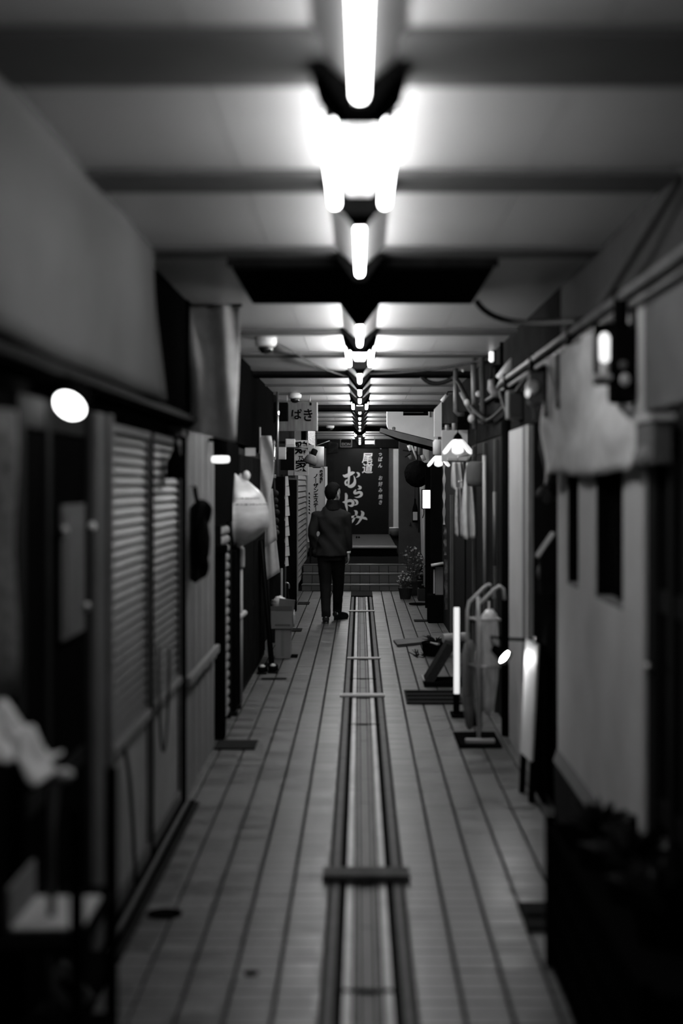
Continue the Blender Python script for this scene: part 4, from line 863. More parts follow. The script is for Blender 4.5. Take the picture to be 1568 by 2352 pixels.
# black wedge shaped folding board
fb = thing('folding_board', 'black folding board propped like a wedge beside the black mat', 'board', (0.62, 11.85, 0))
MB().add([(0.525, 11.75, 0.02), (0.6, 11.7, 0.02), (0.80, 11.9, 0.31), (0.735, 11.95, 0.33), (0.525, 12.05, 0.02), (0.6, 12.0, 0.02), (0.80, 12.2, 0.31), (0.735, 12.25, 0.33)],
         [(0, 1, 2, 3), (7, 6, 5, 4), (0, 4, 5, 1), (1, 5, 6, 2), (2, 6, 7, 3), (3, 7, 4, 0)]).build('slanted_leaf', M_RUBBER, fb, bevel=0.006)
box('base_leaf', M_BLACK, (0.53, 0.9, 11.7, 12.05, 0.001, 0.04), fb, bevel=0.006); box('rear_leaf', M_BLACK, (0.86, 0.9, 11.75, 12.05, 0.04, 0.32), fb)
tube('hinge', M_METAL, [(0.53, 11.76, 0.045), (0.53, 12.04, 0.045)], 0.01, fb)
MB().tube([(0.76, 13.0, 0.26), (0.98, 13.05, 0.27)], 0.042, 14).build('grey_drum', M_LIGHT, label='short grey cylinder lying behind the folding board', cat='cylinder')
t = thing('rubber_mat', 'rectangular black rubber mat on the tiles before the umbrella stand', 'mat', (0.56, 11.1, 0)); box('mat_sheet', M_RUBBER, (0.355, 0.79, 10.78, 11.45, 0.001, 0.014), t, bevel=0.004)
for i in range(3): box('mat_rib', M_BLACK, (0.37, 0.77, 10.9 + i * 0.2, 10.95 + i * 0.2, 0.014, 0.018), t)
# slim lit stand
sl_ = thing('lit_stand', 'slim upright white light strip on a black foot beside the umbrella stand', 'light stand', (0.695, 10.2, 0))
a, b = P(1042.5, 1594, 10.2), P(1055, 1396, 10.2)
box('light_strip', mat('strip_glow', 0.8, 0.5, emit=0.75), (a.x, b.x, 10.2, 10.235, a.z, b.z), sl_, bevel=0.004); box('housing', M_BLACK, (a.x, b.x + .01, 10.236, 10.3, a.z, b.z), sl_); box('foot', M_BLACK, (a.x, b.x, 10.2, 10.3, 0.001, a.z), sl_); box('foot_plate', M_BLACK, (a.x - 0.02, b.x + 0.05, 10.15, 10.35, 0.0005, 0.02), sl_)
# umbrella stand
us = thing('umbrella_stand', 'metal umbrella stand with looped bars and a cross foot', 'umbrella stand', (0.77, 9.15, 0))
box('drip_tray', M_BLACK, (0.63, 0.9, 9.0, 9.5, 0.001, 0.02), us, bevel=0.005); box('cross_foot', M_LIGHT, (0.675, 0.86, 9.06, 9.1, 0.02, 0.045), us, bevel=0.004)
tube('post', M_LIGHT, [(0.763, 9.12, 0.03), (0.76, 9.12, 0.95)], 0.012, us)
for (dy, dx) in ((0.0, 0.0), (0.14, -0.055)):
    q_ = Vector((0.755 + dx, 9.12 + dy, 0.0))
    tube('loop_bar', M_LIGHT, [q_ + Vector((0.0, 0, .3)), q_ + Vector((0, 0, .85)), q_ + Vector((0.012, 0, .905)), q_ + Vector((0.05, 0, .94)), q_ + Vector((0.11, 0, 1.0)), q_ + Vector((0.14, 0, 1.02)), q_ + Vector((0.165, 0, 1.0)), q_ + Vector((0.172, 0, .93))], 0.011, us)
for z in (0.5, 0.8): tube('ring_bar', M_METAL, [(0.70, 9.26, z), (0.76, 9.12, z), (0.9, 9.12, z), (0.9, 9.26, z), (0.7, 9.26, z)], 0.007, us)
M_BAG = mat('clear_umbrella_bag', 0.6, 0.28, var=0.4, scale=18, stretch=(3, 3, 0.5))
def umbrella(x, y, z0, h_, r, m, lab):
    t = thing('umbrella', lab, 'umbrella', (x, y, z0), 'umbrellas in the stand')
    c = Vector((x, y, z0)); n = 14; vsb = MB()
    vsb.lathe(c, [(0.008, 0), (r * .55, 0.03), (r * .9, h_ * .3), (r, h_ * .55), (r * 1.05, h_ * .8), (r * .8, h_ * .9), (r * .3, h_ * .95)], n)
    for v_ in vsb.v: v_ += Vector((0.006 * math.sin(v_.z * 23), 0.006 * math.cos(v_.z * 19), 0))
    vsb.build('folded_canopy', m, t, smooth=True); tube('shaft', M_METAL, [c + Vector((0, 0, -.01 + .012)), c + Vector((0, 0, h_ * 1.05))], 0.006, t)
    tube('handle', M_DARK, [c + Vector((0, 0, h_ * 1.03)), c + Vector((0, 0, h_ * 1.12)), c + Vector((.02, 0, h_ * 1.16)), c + Vector((.045, 0, h_ * 1.13))], 0.01, t)
umbrella(0.835, 9.19, 0.18, 0.72, 0.062, M_BAG, 'thick pale umbrella bundle in clear plastic, the brightest in the stand')
umbrella(0.715, 9.34, 0.06, 0.62, 0.045, mat('grey_canopy', 0.16, 0.6, var=0.3, scale=12), 'grey folded umbrella beside the white light strip')
umbrella(0.77, 9.2, 0.08, 0.6, 0.032, mat('grey_canopy_2', 0.22, 0.55, var=0.3, scale=12), 'slim grey folded umbrella behind the post of the stand')
MB().lathe((0.8, 9.85, 0), [(.003, 0), (.03, 0), (.03, .1), (.012, .13), (.012, .16), (.003, .16)], 12).build('dark_bottle', M_BLACK, label='small dark bottle on the floor behind the umbrella stand', cat='bottle')
# clip lamp lighting the sandwich board
c = P(1152, 1504, 7.9); tgt = Vector((0.87, 7.58, 0.55)); ax = Vector((0.62, -0.62, -0.48)).normalized()
cl = thing('clip_lamp', 'small lit clip lamp on an arm aimed at the white sandwich board', 'lamp', c)
MB().lathe(c, [(0.018, -0.07), (0.026, -0.06), (0.03, -0.02), (0.042, 0.015), (0.046, 0.034), (0.0435, 0.034), (0.04, 0.012), (0.003, 0.01)], 18, ax).build('head', M_BLACK, cl, smooth=True)
MB().lathe(c, [(0.039, 0.0125), (0.03, 0.018), (0.003, 0.021)], 18, ax).build('lens', mat('clip_lens', 0.8, 0.4, emit=120.0), cl, smooth=True)
tube('arm', M_BLACK, [c - ax * 0.06, c - ax * 0.09 + Vector((0, 0, .05)), P(1170, 1468, 7.9), P(1232, 1470, 7.9), (1.0, 7.9, P(0, 1472, 7.9).z)], 0.009, cl)
# sandwich board
sb = thing('sandwich_board', 'white sandwich board with black legs standing against the pale wall', 'sandwich board', (0.9, 7.6, 0))
def sbq(y0, y1, z0, z1, off, th):
    def X(z): return 0.862 + 0.05 * z
    v_ = []
    for dx in (off, off + th):
        v_ += [(X(z0) + dx + (7.74 - y0) * 0.09, y0, z0), (X(z0) + dx + (7.74 - y1) * 0.09, y1, z0), (X(z1) + dx + (7.74 - y1) * 0.09, y1, z1), (X(z1) + dx + (7.74 - y0) * 0.09, y0, z1)]
    return MB().add(v_, [(0, 1, 2, 3), (7, 6, 5, 4), (0, 4, 5, 1), (1, 5, 6, 2), (2, 6, 7, 3), (3, 7, 4, 0)])
sbq(7.46, 7.74, 0.215, 0.83, 0.0, 0.012).build('white_face', mat('board_face', 0.7, 0.55, var=0.12, scale=4), sb)
sbq(7.455, 7.745, 0.2, 0.835, 0.0125, 0.02).build('frame', M_BLACK, sb)
sbq(7.46, 7.5, 0.0, 0.22, 0.002, 0.028).build('leg', M_BLACK, sb); sbq(7.70, 7.74, 0.0, 0.22, 0.002, 0.028).build('leg', M_BLACK, sb)
MB().add([(0.955, 7.44, 0.83), (0.975, 7.44, 0.83), (0.978, 7.44, 0.0), (0.955, 7.44, 0.0), (0.955, 7.75, 0.83), (0.975, 7.75, 0.83), (0.978, 7.75, 0.0), (0.955, 7.75, 0.0)],
         [(0, 1, 2, 3), (7, 6, 5, 4), (0, 4, 5, 1), (1, 5, 6, 2), (2, 6, 7, 3), (3, 7, 4, 0)]).build('rear_panel', M_BLACK, sb)
tube('clip', M_STEEL, [(0.92, 7.48, 0.835), (0.925, 7.5, 0.86), (0.93, 7.52, 0.835)], 0.008, sb)
# towels, lantern, lit board, tulip lamps
def towel(px0, px1, py0, py1, Y, m, lab, top=0.5):
    def f_(u, v):
        wdt = top + (1 - top) * math.sin(min(1, (1 - v) * 1.15) * PI / 2); q_ = P((px0 + px1) / 2 + (px1 - px0) * (u - .5) * wdt, py1 + (py0 - py1) * v, Y)
        return (q_.x, q_.y + 0.03 * math.sin(u * 13 + v * 2), q_.z - 0.03 * math.sin(u * PI) * (1 - v))
    t = thing('hanging_towel', lab, 'towel', P((px0 + px1) / 2, py1, Y), 'towels hung by the tulip lamps')
    MB().sheet(f_, 16, 14, (0, 0.008, 0)).build('towel_cloth', m, t, smooth=True); q_ = P((px0 + px1) / 2, py0, Y); tube('hook', M_METAL, [q_, q_ + Vector((0, 0, .05)), (1.012, Y + .03, q_.z + .07)], 0.005, t)
towel(1059, 1095, 1062, 1232, 11.6, M_CLOTH, 'long white towel hanging below the grey drum lantern', 0.3)
towel(1044, 1063, 1120, 1226, 11.9, mat('print_towel', 0.42, 0.9, var=0.5, scale=25), 'narrow printed towel hanging behind the long white towel', 0.7)
towel(1036, 1066, 1062, 1118, 12.1, M_CLOTH, 'crumpled white cloth tied up under the glowing board', 0.8)
t = thing('drum_lantern', 'squat dark grey drum lantern beside the long white towel', 'lantern', P(1092, 1117, 11.4)); c = P(1093, 1117, 11.4)
MB().lathe(c, [(0.05, 0.0), (0.075, 0.012), (0.083, 0.05), (0.083, 0.15), (0.07, 0.19), (0.04, 0.2)], 22).build('drum', M_GREY, t, smooth=True); tube('cord', M_CABLE, [c + Vector((0, 0, .2)), c + Vector((0, 0, .5))], 0.005, t); tube('wall_arm', M_CABLE, [c + Vector((0, 0, .5)), (1.06, 11.4, c.z + 0.5)], 0.008, t)
t = thing('glowing_board', 'pale signboard glowing behind the tulip lamp', 'sign', P(1050, 1062, 13.2)); a, b = P(1014, 1060, 13.2), P(1084, 988, 13.2)
box('board', M_WHITE, (a.x, b.x, 13.2, 13.25, a.z, b.z), t, bevel=0.005); box('lower_rail', M_WHITE, (P(1028, 0, 13.1).x, P(1073, 0, 13.1).x, 13.1, 13.2, P(0, 1058, 13.1).z, P(0, 1050, 13.1).z), t, bevel=0.004); box('wall_strut', M_DARK, (b.x, 1.06, 13.22, 13.25, a.z + 0.1, a.z + 0.14), t)
for (dx, dz) in ((1026, 976), (1042, 972)): tube('peg', M_LIGHT, [P(dx, dz, 13.22), P(dx, 989, 13.22)], 0.018, t, 10)
M_TUL = mat('tulip_glass', 0.85, 0.4, emit=0.8); M_BULB = mat('small_bulb', 0.8, 0.4, emit=45.0)
def tulip(c, sc, lab, cap=True):
    t = thing('tulip_lamp', lab, 'lamp', c - Vector((0, 0, 0.1 * sc)), 'tulip glass lamps')
    for k_ in range(6):
        a_ = 2 * PI * k_ / 6 + PI / 2
        def pet(u, v):
            an = a_ + (u - .5) * (0.98 - 0.35 * v * v); r_ = (0.035 + 0.105 * v ** 0.85) * sc; return (c.x + math.cos(an) * r_, c.y + math.sin(an) * r_, c.z + (0.05 - 0.115 * v) * sc - 0.02 * sc * math.sin(u * PI) * v)
        MB().sheet(pet, 6, 8, (0, 0, 0.004)).build('petal', M_TUL, t, smooth=True)
    MB().lathe(c, [(0.045 * sc, 0.05 * sc), (0.03 * sc, 0.085 * sc), (0.008, 0.11 * sc)], 14).build('cap', M_BLACK, t, smooth=True)
    MB().ball(c - Vector((0, 0, .03 * sc)), 0.026 * sc, 0.026 * sc, 0.034 * sc).build('bulb', M_BULB, t, smooth=True)
    tube('stem', M_BLACK, [c + Vector((0, 0, .1 * sc)), c + Vector((0, 0, .2 * sc)), (1.06, c.y + .05, c.z + .24 * sc)], 0.006, t)
tulip(P(1051, 1022, 12.7), 1.0, 'tulip glass lamp shining in front of the glowing board')
tulip(P(1007, 1056, 14.6), 0.85, 'smaller tulip glass lamp over the black pillar')
MB().tube([P(995, 1012, 14.9), P(995, 1048, 14.9)], 0.001, 4)
t = thing('frosted_cylinder', 'frosted white cylinder shade beside the glowing board', 'lamp shade', P(1008, 1048, 14.0)); c = P(1006, 1046, 14.0); MB().lathe(c, [(0.03, 0), (0.05, 0.01), (0.052, 0.13), (0.035, 0.155)], 20).build('shade', M_WHITE, t, smooth=True); tube('arm', M_BLACK, [c + Vector((0, 0, .15)), (1.06, 14.05, c.z + .17)], 0.006, t)
t = thing('white_panel', 'upright white panel with a sloping top beside the duct box', 'panel', P(1006, 1000, 15.0)); q_ = [P(997, 1003, 15.0), P(1014, 1003, 15.0), P(1014, 922, 15.0), P(997, 940, 15.0)]
MB().prism([(p.x, p.z) for p in q_], 15.0, 15.05).build('panel_sheet', M_WHITE, t); box('wall_strut', M_DARK, (q_[1].x, 1.06, 15.01, 15.04, q_[0].z + .1, q_[0].z + .14), t)
t = thing('spot_can', 'small white spotlight can above the upright white panel', 'lamp', P(1020, 915, 14.8)); tube('can', M_WHITE, [P(1014, 922, 14.8), P(1026, 908, 14.8)], 0.022, t, 10); tube('bracket', M_DARK, [P(1026, 908, 14.8), P(1028, 900, 14.8), (1.02, 14.8, P(0, 899, 14.8).z)], 0.007, t)
# pipes, meters and cables on the upper right wall
def pipe(name, pts, r, m, lab, cat): return tube(name, m, pts, r, label=lab, cat=cat)
t = thing('conduit_pipe', 'pair of long grey conduits running along the top of the pale wall', 'conduit', (0.96, 7.5, 2.33), 'conduits on the upper wall')
tube('pipe', M_PIPE, [(0.955, 2.0, 2.36), (0.955, 9.6, 2.36), (0.97, 10.2, 2.33)], 0.017, t); tube('pipe', M_PIPE, [(0.965, 2.0, 2.31), (0.965, 11.4, 2.31)], 0.012, t)
for yy in (3.5, 5.2, 6.4, 7.8, 9.2): box('clip', M_DARK, (0.93, 1.0, yy, yy + 0.025, 2.285, 2.385), t)
pipe('conduit_pipe', [(P(1046, 0, 12.2).x, 12.2, ZC), P(1046, 945, 12.2), P(1052, 951, 12.2), P(1066, 951, 12.2)], 0.02, M_PIPE, 'grey elbow conduit above the glowing board', 'conduit')
pipe('conduit_pipe', [P(1058, 900, 11.8), P(1075, 935, 11.8), P(1093, 962, 11.8), P(1103, 972, 11.8), (1.02, 11.8, 2.18)], 0.018, M_PIPE, 'slanting grey conduit over the glowing board', 'conduit')
pipe('conduit_pipe', [(P(1087, 0, 11.2).x, 11.2, ZC), P(1088, 885, 11.2), P(1090, 985, 11.2)], 0.022, M_PIPE, 'upright grey conduit rising above the dark drum lantern', 'conduit')
pipe('conduit_pipe', [(P(1106, 0, 10.9).x, 10.9, ZC), P(1106, 850, 10.9), P(1110, 975, 10.9)], 0.022, M_CHAR, 'upright dark conduit rising to the ceiling behind the light tube', 'conduit')
pipe('conduit_pipe', [P(1112, 1046, 10.8), P(1114, 1340, 10.8)], 0.014, M_LIGHT, 'long pale pole standing beside the dark drum lantern', 'pole')
pipe('chain_pole', [P(1136, 1130, 10.2), P(1136, 1300, 10.2)], 0.012, M_PIPE, 'thin knotted grey pole beside the black downpipe', 'pole')
pipe('downpipe', [(0.975, 9.45, 0.0), (0.975, 9.45, 2.1)], 0.035, M_BLACK, 'thick black downpipe beside the pale pilaster', 'pipe')
pipe('thick_cable', bez(P(1092, 690, 7.3), P(1130, 752, 7.3), P(1230, 745, 7.4), P(1350, 735, 6.1)), 0.016, M_CABLE, 'thick black cable sagging from the ceiling hatch to the wall', 'cable')
pipe('thick_cable', bez(P(964, 855, 12.6), P(975, 885, 12.6), P(1010, 888, 12.6), P(1040, 868, 12.4)), 0.02, M_CABLE, 'black cable loop hanging below the slim black beam', 'cable')
pipe('thick_cable', bez(P(1040, 868, 12.3), P(1062, 870, 12.2), P(1062, 930, 11.4), P(1120, 968, 10.6)), 0.018, M_CABLE, 'black cable drooping over the elbow conduit', 'cable')
pipe('thick_cable', bez(P(1118, 965, 10.5), P(1140, 960, 10.0), P(1190, 900, 8.5), P(1236, 822, 7.7)), 0.012, M_CABLE, 'dark cable slanting up to the meter', 'cable')
pipe('thick_cable', bez(P(1150, 900, 9.3), P(1155, 930, 9.2), P(1165, 950, 9.0), P(1180, 958, 8.8)), 0.016, M_CABLE, 'short black cable under the tilted insulator', 'cable')
pipe('thick_cable', bez(P(840, 858, 12.4), P(960, 858, 11.9), P(1050, 842, 11.4), P(1140, 820, 10.7)), 0.01, M_CABLE, 'slack dark cable crossing under the ceiling to the light tube', 'cable')
t = thing('electric_meter', 'rounded pale electric meter on the upper wall beside the tarpaulin', 'meter', P(1235, 945, 7.35)); a, b = P(1212, 930, 7.35), P(1258, 856, 7.35)
MB().box(a.x, b.x - 0.0, 7.3, 7.4, a.z, b.z).build('case', M_MID, t, bevel=0.02); MB().lathe(P(1222, 890, 7.3), [(0.035, 0.0), (0.035, -0.03), (0.028, -0.045), (0.003, -0.05)], 20, (0, 1, 0)).build('glass', M_WHITE, t, smooth=True)
tube('hook', M_PIPE, [P(1234, 930, 7.32), P(1240, 942, 7.32), P(1250, 938, 7.32), P(1252, 922, 7.32)], 0.011, t); tube('lead', M_PIPE, bez(P(1210, 900, 7.31), P(1216, 925, 7.31), P(1232, 930, 7.31), P(1228, 965, 7.31)), 0.01, t)
MB().ball(P(1211, 903, 7.25), 0.012, 0.012, 0.022).build('indicator', mat('meter_glow', .8, .4, emit=0.8), t, smooth=True); box('mount', M_DARK, (b.x - .01, 1.02, 7.35, 7.39, a.z + .05, b.z - .03), t)
t = thing('insulator', 'tilted pale insulator among the cables above the downpipe', 'insulator', P(1158, 880, 9.4)); tube('body', M_LIGHT, [P(1150, 872, 9.4), P(1165, 850, 9.4), P(1178, 826, 9.4)], [0.04, 0.036, 0.02], t, 12); tube('cap', M_WHITE, [P(1178, 865, 9.4), P(1188, 850, 9.4)], 0.03, t, 12); tube('bracket', M_DARK, [P(1178, 850, 9.42), (1.06, 9.45, P(0, 850, 9.4).z)], 0.012, t)
t = thing('elbow_fitting', 'pale bent fitting below the tilted insulator', 'fitting', P(1135, 905, 9.8)); tube('elbow', M_MID, [P(1127, 872, 9.8), P(1129, 892, 9.8), P(1136, 903, 9.8), P(1150, 905, 9.8)], [0.018, 0.03, 0.034, 0.028], t, 12); tube('stem', M_DARK, [P(1127, 872, 9.8), P(1130, 840, 9.8), (1.06, 9.85, P(0, 838, 9.8).z)], 0.012, t)
t = thing('light_tube', 'short upright glowing tube high on the wall before the cables', 'lamp', P(1128, 832, 10.5)); MB().lathe(P(1128, 832, 10.5), [(0.006, 0), (0.018, 0.01), (0.018, 0.075), (0.01, 0.08)], 14).build('tube', mat('short_tube_glow', .8, .4, emit=1.1), t, smooth=True); tube('holder', M_LIGHT, [P(1128, 808, 10.5), P(1128, 793, 10.5)], 0.014, t); box('plate', M_BLACK, (P(1134, 0, 10.5).x, P(1141, 0, 10.5).x, 10.48, 10.53, P(0, 835, 10.5).z, P(0, 792, 10.5).z), t)
t = thing('utility_box', 'dark grey utility box below the cables beside the pale pilaster', 'box', P(1182, 960, 8.7)); a, b = P(1166, 962, 8.7), P(1200, 896, 8.7)
box('case', M_GREY, (a.x, 1.0, 8.7, 8.85, a.z, b.z), t, bevel=0.01); box('lid', M_CHAR, (a.x + .01, 0.99, 8.69, 8.7, a.z + .02, b.z - .02), t)
t = thing('utility_box', 'black utility box above the glowing board', 'box', P(1075, 988, 12.98)); a, b = P(1052, 986, 12.98), P(1100, 945, 12.98)
box('case', M_BLACK, (a.x, 1.0, 12.98, 13.12, a.z, b.z), t, bevel=0.01); box('bracket', M_DARK, (0.98, 1.06, 13.02, 13.07, a.z + .03, a.z + .08), t)
t = thing('cable_hanger', 'dark iron hanger plate gathering the cables under the ceiling', 'hanger', P(1145, 900, 9.9)); a, b = P(1136, 925, 9.9), P(1158, 838, 9.9)
box('plate', M_BLACK, (a.x, b.x, 9.9, 9.93, a.z, b.z), t); box('ceiling_arm', M_BLACK, (b.x - .03, b.x, 9.9, 9.93, b.z, ZC), t)
MB().lathe(P(1063, 855, 12.3), [(0.004, 0), (0.025, 0.035), (0.03, 0.045), (0.003, 0.05)], 12).build('ceiling_sensor', M_WHITE, label='small white cone sensor under the slim black beam', cat='sensor')
for (px_, py_, r, lab) in ((1083, 962, .03, 'pale round ceramic insulator above the glowing board'), (1072, 925, .024, 'small pale ceramic insulator on the slanting conduit'), (1098, 905, .022, 'small pale ceramic insulator on the dark conduit')): MB().ball(P(px_, py_, 11.1), r, r, r * 1.2).build('ceramic_insulator', M_LIGHT, label=lab, cat='insulator', group='ceramic insulators', smooth=True)
box('wall_right', M_DARK2, (1.0, 1.06, 7.1, 17.4, 2.02, ZC - .001), kind='structure')
# pale pilaster
pi_ = thing('pilaster', 'pale grey upright pilaster panel beside the black downpipe', 'pilaster', (1.0, 8.8, 0))
box('face', M_LIGHT, (0.985, 1.04, 8.55, 9.4, 0.0, 2.02), pi_); box('edge_strip', M_MID, (0.975, 1.04, 8.42, 8.54, 0.0, 2.02), pi_); box('edge_strip', M_LIGHT, (0.98, 1.04, 8.3, 8.41, 0.0, 2.02), pi_)
box('door_3', M_BLACK, (1.01, 1.06, 7.1, 8.28, 0.0, 2.02), kind='structure')
box('door_4', M_DARK, (1.01, 1.06, 9.5, 13.5, 0.0, 2.02), kind='structure')
for yy, lab in ((10.4, 'dark upright door post past the black downpipe'), (11.3, 'dark upright door post behind the long white towel'), (12.4, 'dark upright door post behind the printed towel')): box('door_post', M_CHAR, (0.985, 1.01, yy, yy + 0.1, 0, 2.0), label=lab, cat='post', bevel=0.004)
mbx = thing('mail_box', 'dark mail box with a sloping roof beside the pale wall', 'mail box', (0.96, 7.4, 1.1)); a = P(1240, 1362, 7.4); b = P(1268, 1262, 7.4)
MB().prism([(a.x, a.z), (1.01, a.z), (1.01, b.z + 0.06), (a.x, b.z - 0.03)], 7.36, 7.5).build('case', M_DARK2, mbx); MB().add([(a.x - .012, 7.34, b.z - 0.045), (1.01, 7.34, b.z + 0.075), (1.01, 7.52, b.z + .075), (a.x - .012, 7.52, b.z - .045), (a.x - .012, 7.34, b.z - 0.033), (1.01, 7.34, b.z + 0.09), (1.01, 7.52, b.z + .09), (a.x - .012, 7.52, b.z - .033)], [(0, 1, 2, 3), (7, 6, 5, 4), (0, 4, 5, 1), (1, 5, 6, 2), (2, 6, 7, 3), (3, 7, 4, 0)]).build('roof', M_GREY, mbx); MB().ball((a.x - .004, 7.42, b.z - 0.12), 0.008, 0.02, 0.035).build('handle', M_MID, mbx, smooth=True)
t = thing('door_hook', 'grey lever hook and strap beside the pale wall above the mail box', 'hook', P(1245, 1150, 7.3)); tube('lever', M_GREY, [P(1232, 1140, 7.3), P(1248, 1120, 7.3)], 0.014, t); MB().ball(P(1258, 1143, 7.3), 0.03, 0.03, 0.035).build('boss', M_CHAR, t, smooth=True); tube('strap', M_GREY, [P(1258, 1120, 7.3), P(1255, 1075, 7.3), P(1244, 1030, 7.3), P(1248, 985, 7.3)], 0.013, t); box('mount', M_DARK, (P(1258, 0, 7.3).x, 1.06, 7.29, 7.33, P(0, 1140, 7.3).z, P(0, 1110, 7.3).z), t)
# pale plaster wall with two window niches
pw_ = MB()
for (y0, y1, z0, z1) in ((4.92, 5.30, 0.36, 2.34), (5.94, 6.38, 0.36, 2.34), (6.75, 7.05, 0.36, 2.34), (5.30, 5.94, 0.36, 1.2), (6.38, 6.75, 0.36, 1.2), (5.30, 5.94, 1.76, 2.34), (6.38, 6.75, 1.76, 2.34)):
    pw_.box(XR, 1.06, y0, y1, z0, z1)
box('wall_right', M_CHAR, (1.0, 1.06, 1.0, 7.08, 2.345, ZC - .001), kind='structure')
wr = pw_.build('wall_right', M_PLASTER, kind='structure')
for n_, (y0, y1) in enumerate(((6.38, 6.75), (5.30, 5.94))):
    wn = box('window_%d' % (n_ + 1), M_BLACK, (1.045, 1.06, y0, y1, 1.2, 1.76), kind='structure')
    box('pane', M_GLASSD, (1.036, 1.04, y0 + .03, y1 - .03, 1.25, 1.74), wn); box('sill', M_MID, (0.985, 1.045, y0, y1, 1.2, 1.215), wn)
    for (a, b) in ((y0, y0 + .03), (y1 - .03, y1)): box('frame_bar', M_BLACK, (0.99, 1.045, a, b, 1.215, 1.76), wn)
    box('mid_bar', M_BLACK, (1.02, 1.045, (y0 + y1) / 2 - .012, (y0 + y1) / 2 + .012, 1.215, 1.76), wn)
pt = thing('wall_plinth', 'dark sloping plinth along the foot of the pale plaster wall', 'plinth', (1.0, 6, 0))
MB().prism([(0.972, 0.0), (1.06, 0.0), (1.06, 0.36), (0.985, 0.36), (0.965, 0.3)], 4.9, 7.08).build('plinth_body', M_DARK, pt); MB().prism([(0.963, 0.3), (0.985, 0.365), (0.979, 0.368), (0.957, 0.303)], 4.92, 7.05).build('plinth_cap', M_MID, pt)
# tarpaulin over the upper pale wall
def tarp(u, v):
    y = 5.1 + u * 1.98; zb = 1.69 + 0.035 * math.sin(u * 9 + 1) + 0.05 * max(0, math.sin(u * 6.5 - 1.1)); z = zb + v * (2.29 - zb)
    y += (1 - u) ** 3 * (-0.2 + 0.62 * max(0, min(1, (v - .25) / .4)) - 0.1 * math.sin(min(v / .35, 1) * PI))
    return (0.935 + 0.018 * math.sin(u * 21 + v * 4) - 0.03 * (1 - v) * (0.5 + 0.5 * math.sin(u * 8)) + 0.01 * math.sin(v * 11 + u * 6), y - 0.12 * (v > 0.5) * (u < 0.02) + 0.0, z)
tp_ = thing('tarpaulin', 'pale creased tarpaulin draped over the windows of the plaster wall', 'tarpaulin', (0.94, 6.1, 1.68))
MB().sheet(tarp, 44, 16, (0.008, 0, 0)).build('sheet', M_CLOTH, tp_, smooth=True)
for (y, z0, z1) in ((6.5, 2.02, 2.27), (6.93, 2.0, 2.25)): box('strap', M_BLACK, (0.898, 0.91, y - 0.02, y + 0.02, z0, z1), tp_)
# near wall lantern
YL = 5.05
wl_ = thing('wall_lantern', 'black iron wall lantern with a bright glass tube beside the tarpaulin', 'lantern', P(1400, 930, YL)); a, b = P(1404, 925, YL), P(1462, 752, YL)
MB().box(a.x, 0.985, YL - .03, YL + .09, a.z, b.z).build('iron_case', M_BLACK, wl_, bevel=0.015)
MB().box(P(1364, 0, YL + .1).x, 0.985, YL + .1, YL + .12, P(0, 880, YL).z, P(0, 735, YL).z).build('back_plate', M_BLACK, wl_)
tube('chimney', M_BLACK, [P(1425, 752, YL), P(1425, 690, YL)], 0.025, wl_, 12); tube('chimney', M_BLACK, [P(1462, 760, YL), P(1458, 700, YL)], 0.02, wl_, 12)
c = P(1388, 832, YL); MB().lathe(c, [(0.006, 0), (0.017, 0.006), (0.018, 0.085), (0.012, 0.1), (0.003, 0.104)], 16).build('glass_tube', mat('lantern_glow', .8, .4, emit=1.4), wl_, smooth=True); MB().lathe(c - Vector((0, 0, .06)), [(0.012, 0), (0.016, 0.01), (0.016, 0.06)], 14).build('glass_base', M_PLASTIC, wl_, smooth=True)
tube('glass_arm', M_BLACK, [c - Vector((0, 0, .055)), c + Vector((.02, 0, -.07)), (a.x + .02, YL, c.z - .06)], 0.008, wl_); MB().ball(P(1435, 872, YL - .06), 0.017, 0.017, 0.022).build('dial', M_LIGHT, wl_, smooth=True); MB().ball(P(1431, 838, YL - .06), 0.014, 0.014, 0.014).build('dial', M_GREY, wl_, smooth=True)
for dx in (1367, 1380, 1398): MB().ball(P(dx, 866, YL - .02), 0.012, 0.012, 0.012).build('bolt', M_LIGHT, wl_, smooth=True)
tube('bolt_rail', M_BLACK, [P(1360, 866, YL), P(1406, 866, YL)], 0.006, wl_)
pipe('thick_cable', bez((0.97, 4.3, 2.6), (0.93, 4.8, 2.45), (0.93, 5.2, 2.4), (0.95, 5.6, 2.38)), 0.014, M_CABLE, 'black cable curving along the ceiling edge to the wall lantern', 'cable')
# near right wall and door
box('wall_right', M_GREY, (0.985, 1.06, 1.0, 4.92, 1.93, 2.34), kind='structure')
dd = box('door_5', M_BLACK, (1.02, 1.05, 3.2, 4.9, 0.0, 1.93), kind='structure')
for (a, b) in ((4.3, 4.36), (4.52, 4.58), (4.78, 4.9)): box('stile', M_DARK, (0.99, 1.02, a, b, 0.0, 1.93), dd)
for z in (0.0, 0.55, 1.25, 1.85): box('door_rail', M_DARK, (1.0, 1.02, 4.36, 4.78, z, z + 0.07), dd)
MB().ball((0.98, 4.84, 1.05), 0.016, 0.016, 0.018).build('knob', M_METAL, dd, smooth=True)
wb = thing('wall_box', 'grey wall box with a pale lid edge above the dark door', 'box', (0.96, 4.6, 1.72)); box('case', M_GREY, (0.93, 1.02, 4.52, 4.8, 1.74, 1.88), wb, bevel=0.008); box('lid', M_LIGHT, (0.92, 1.02, 4.5, 4.82, 1.88, 1.9), wb); MB().ball((0.94, 4.66, 1.765), 0.04, 0.09, 0.04, jit=.08).build('cloth_wad', M_MID, wb, smooth=True)
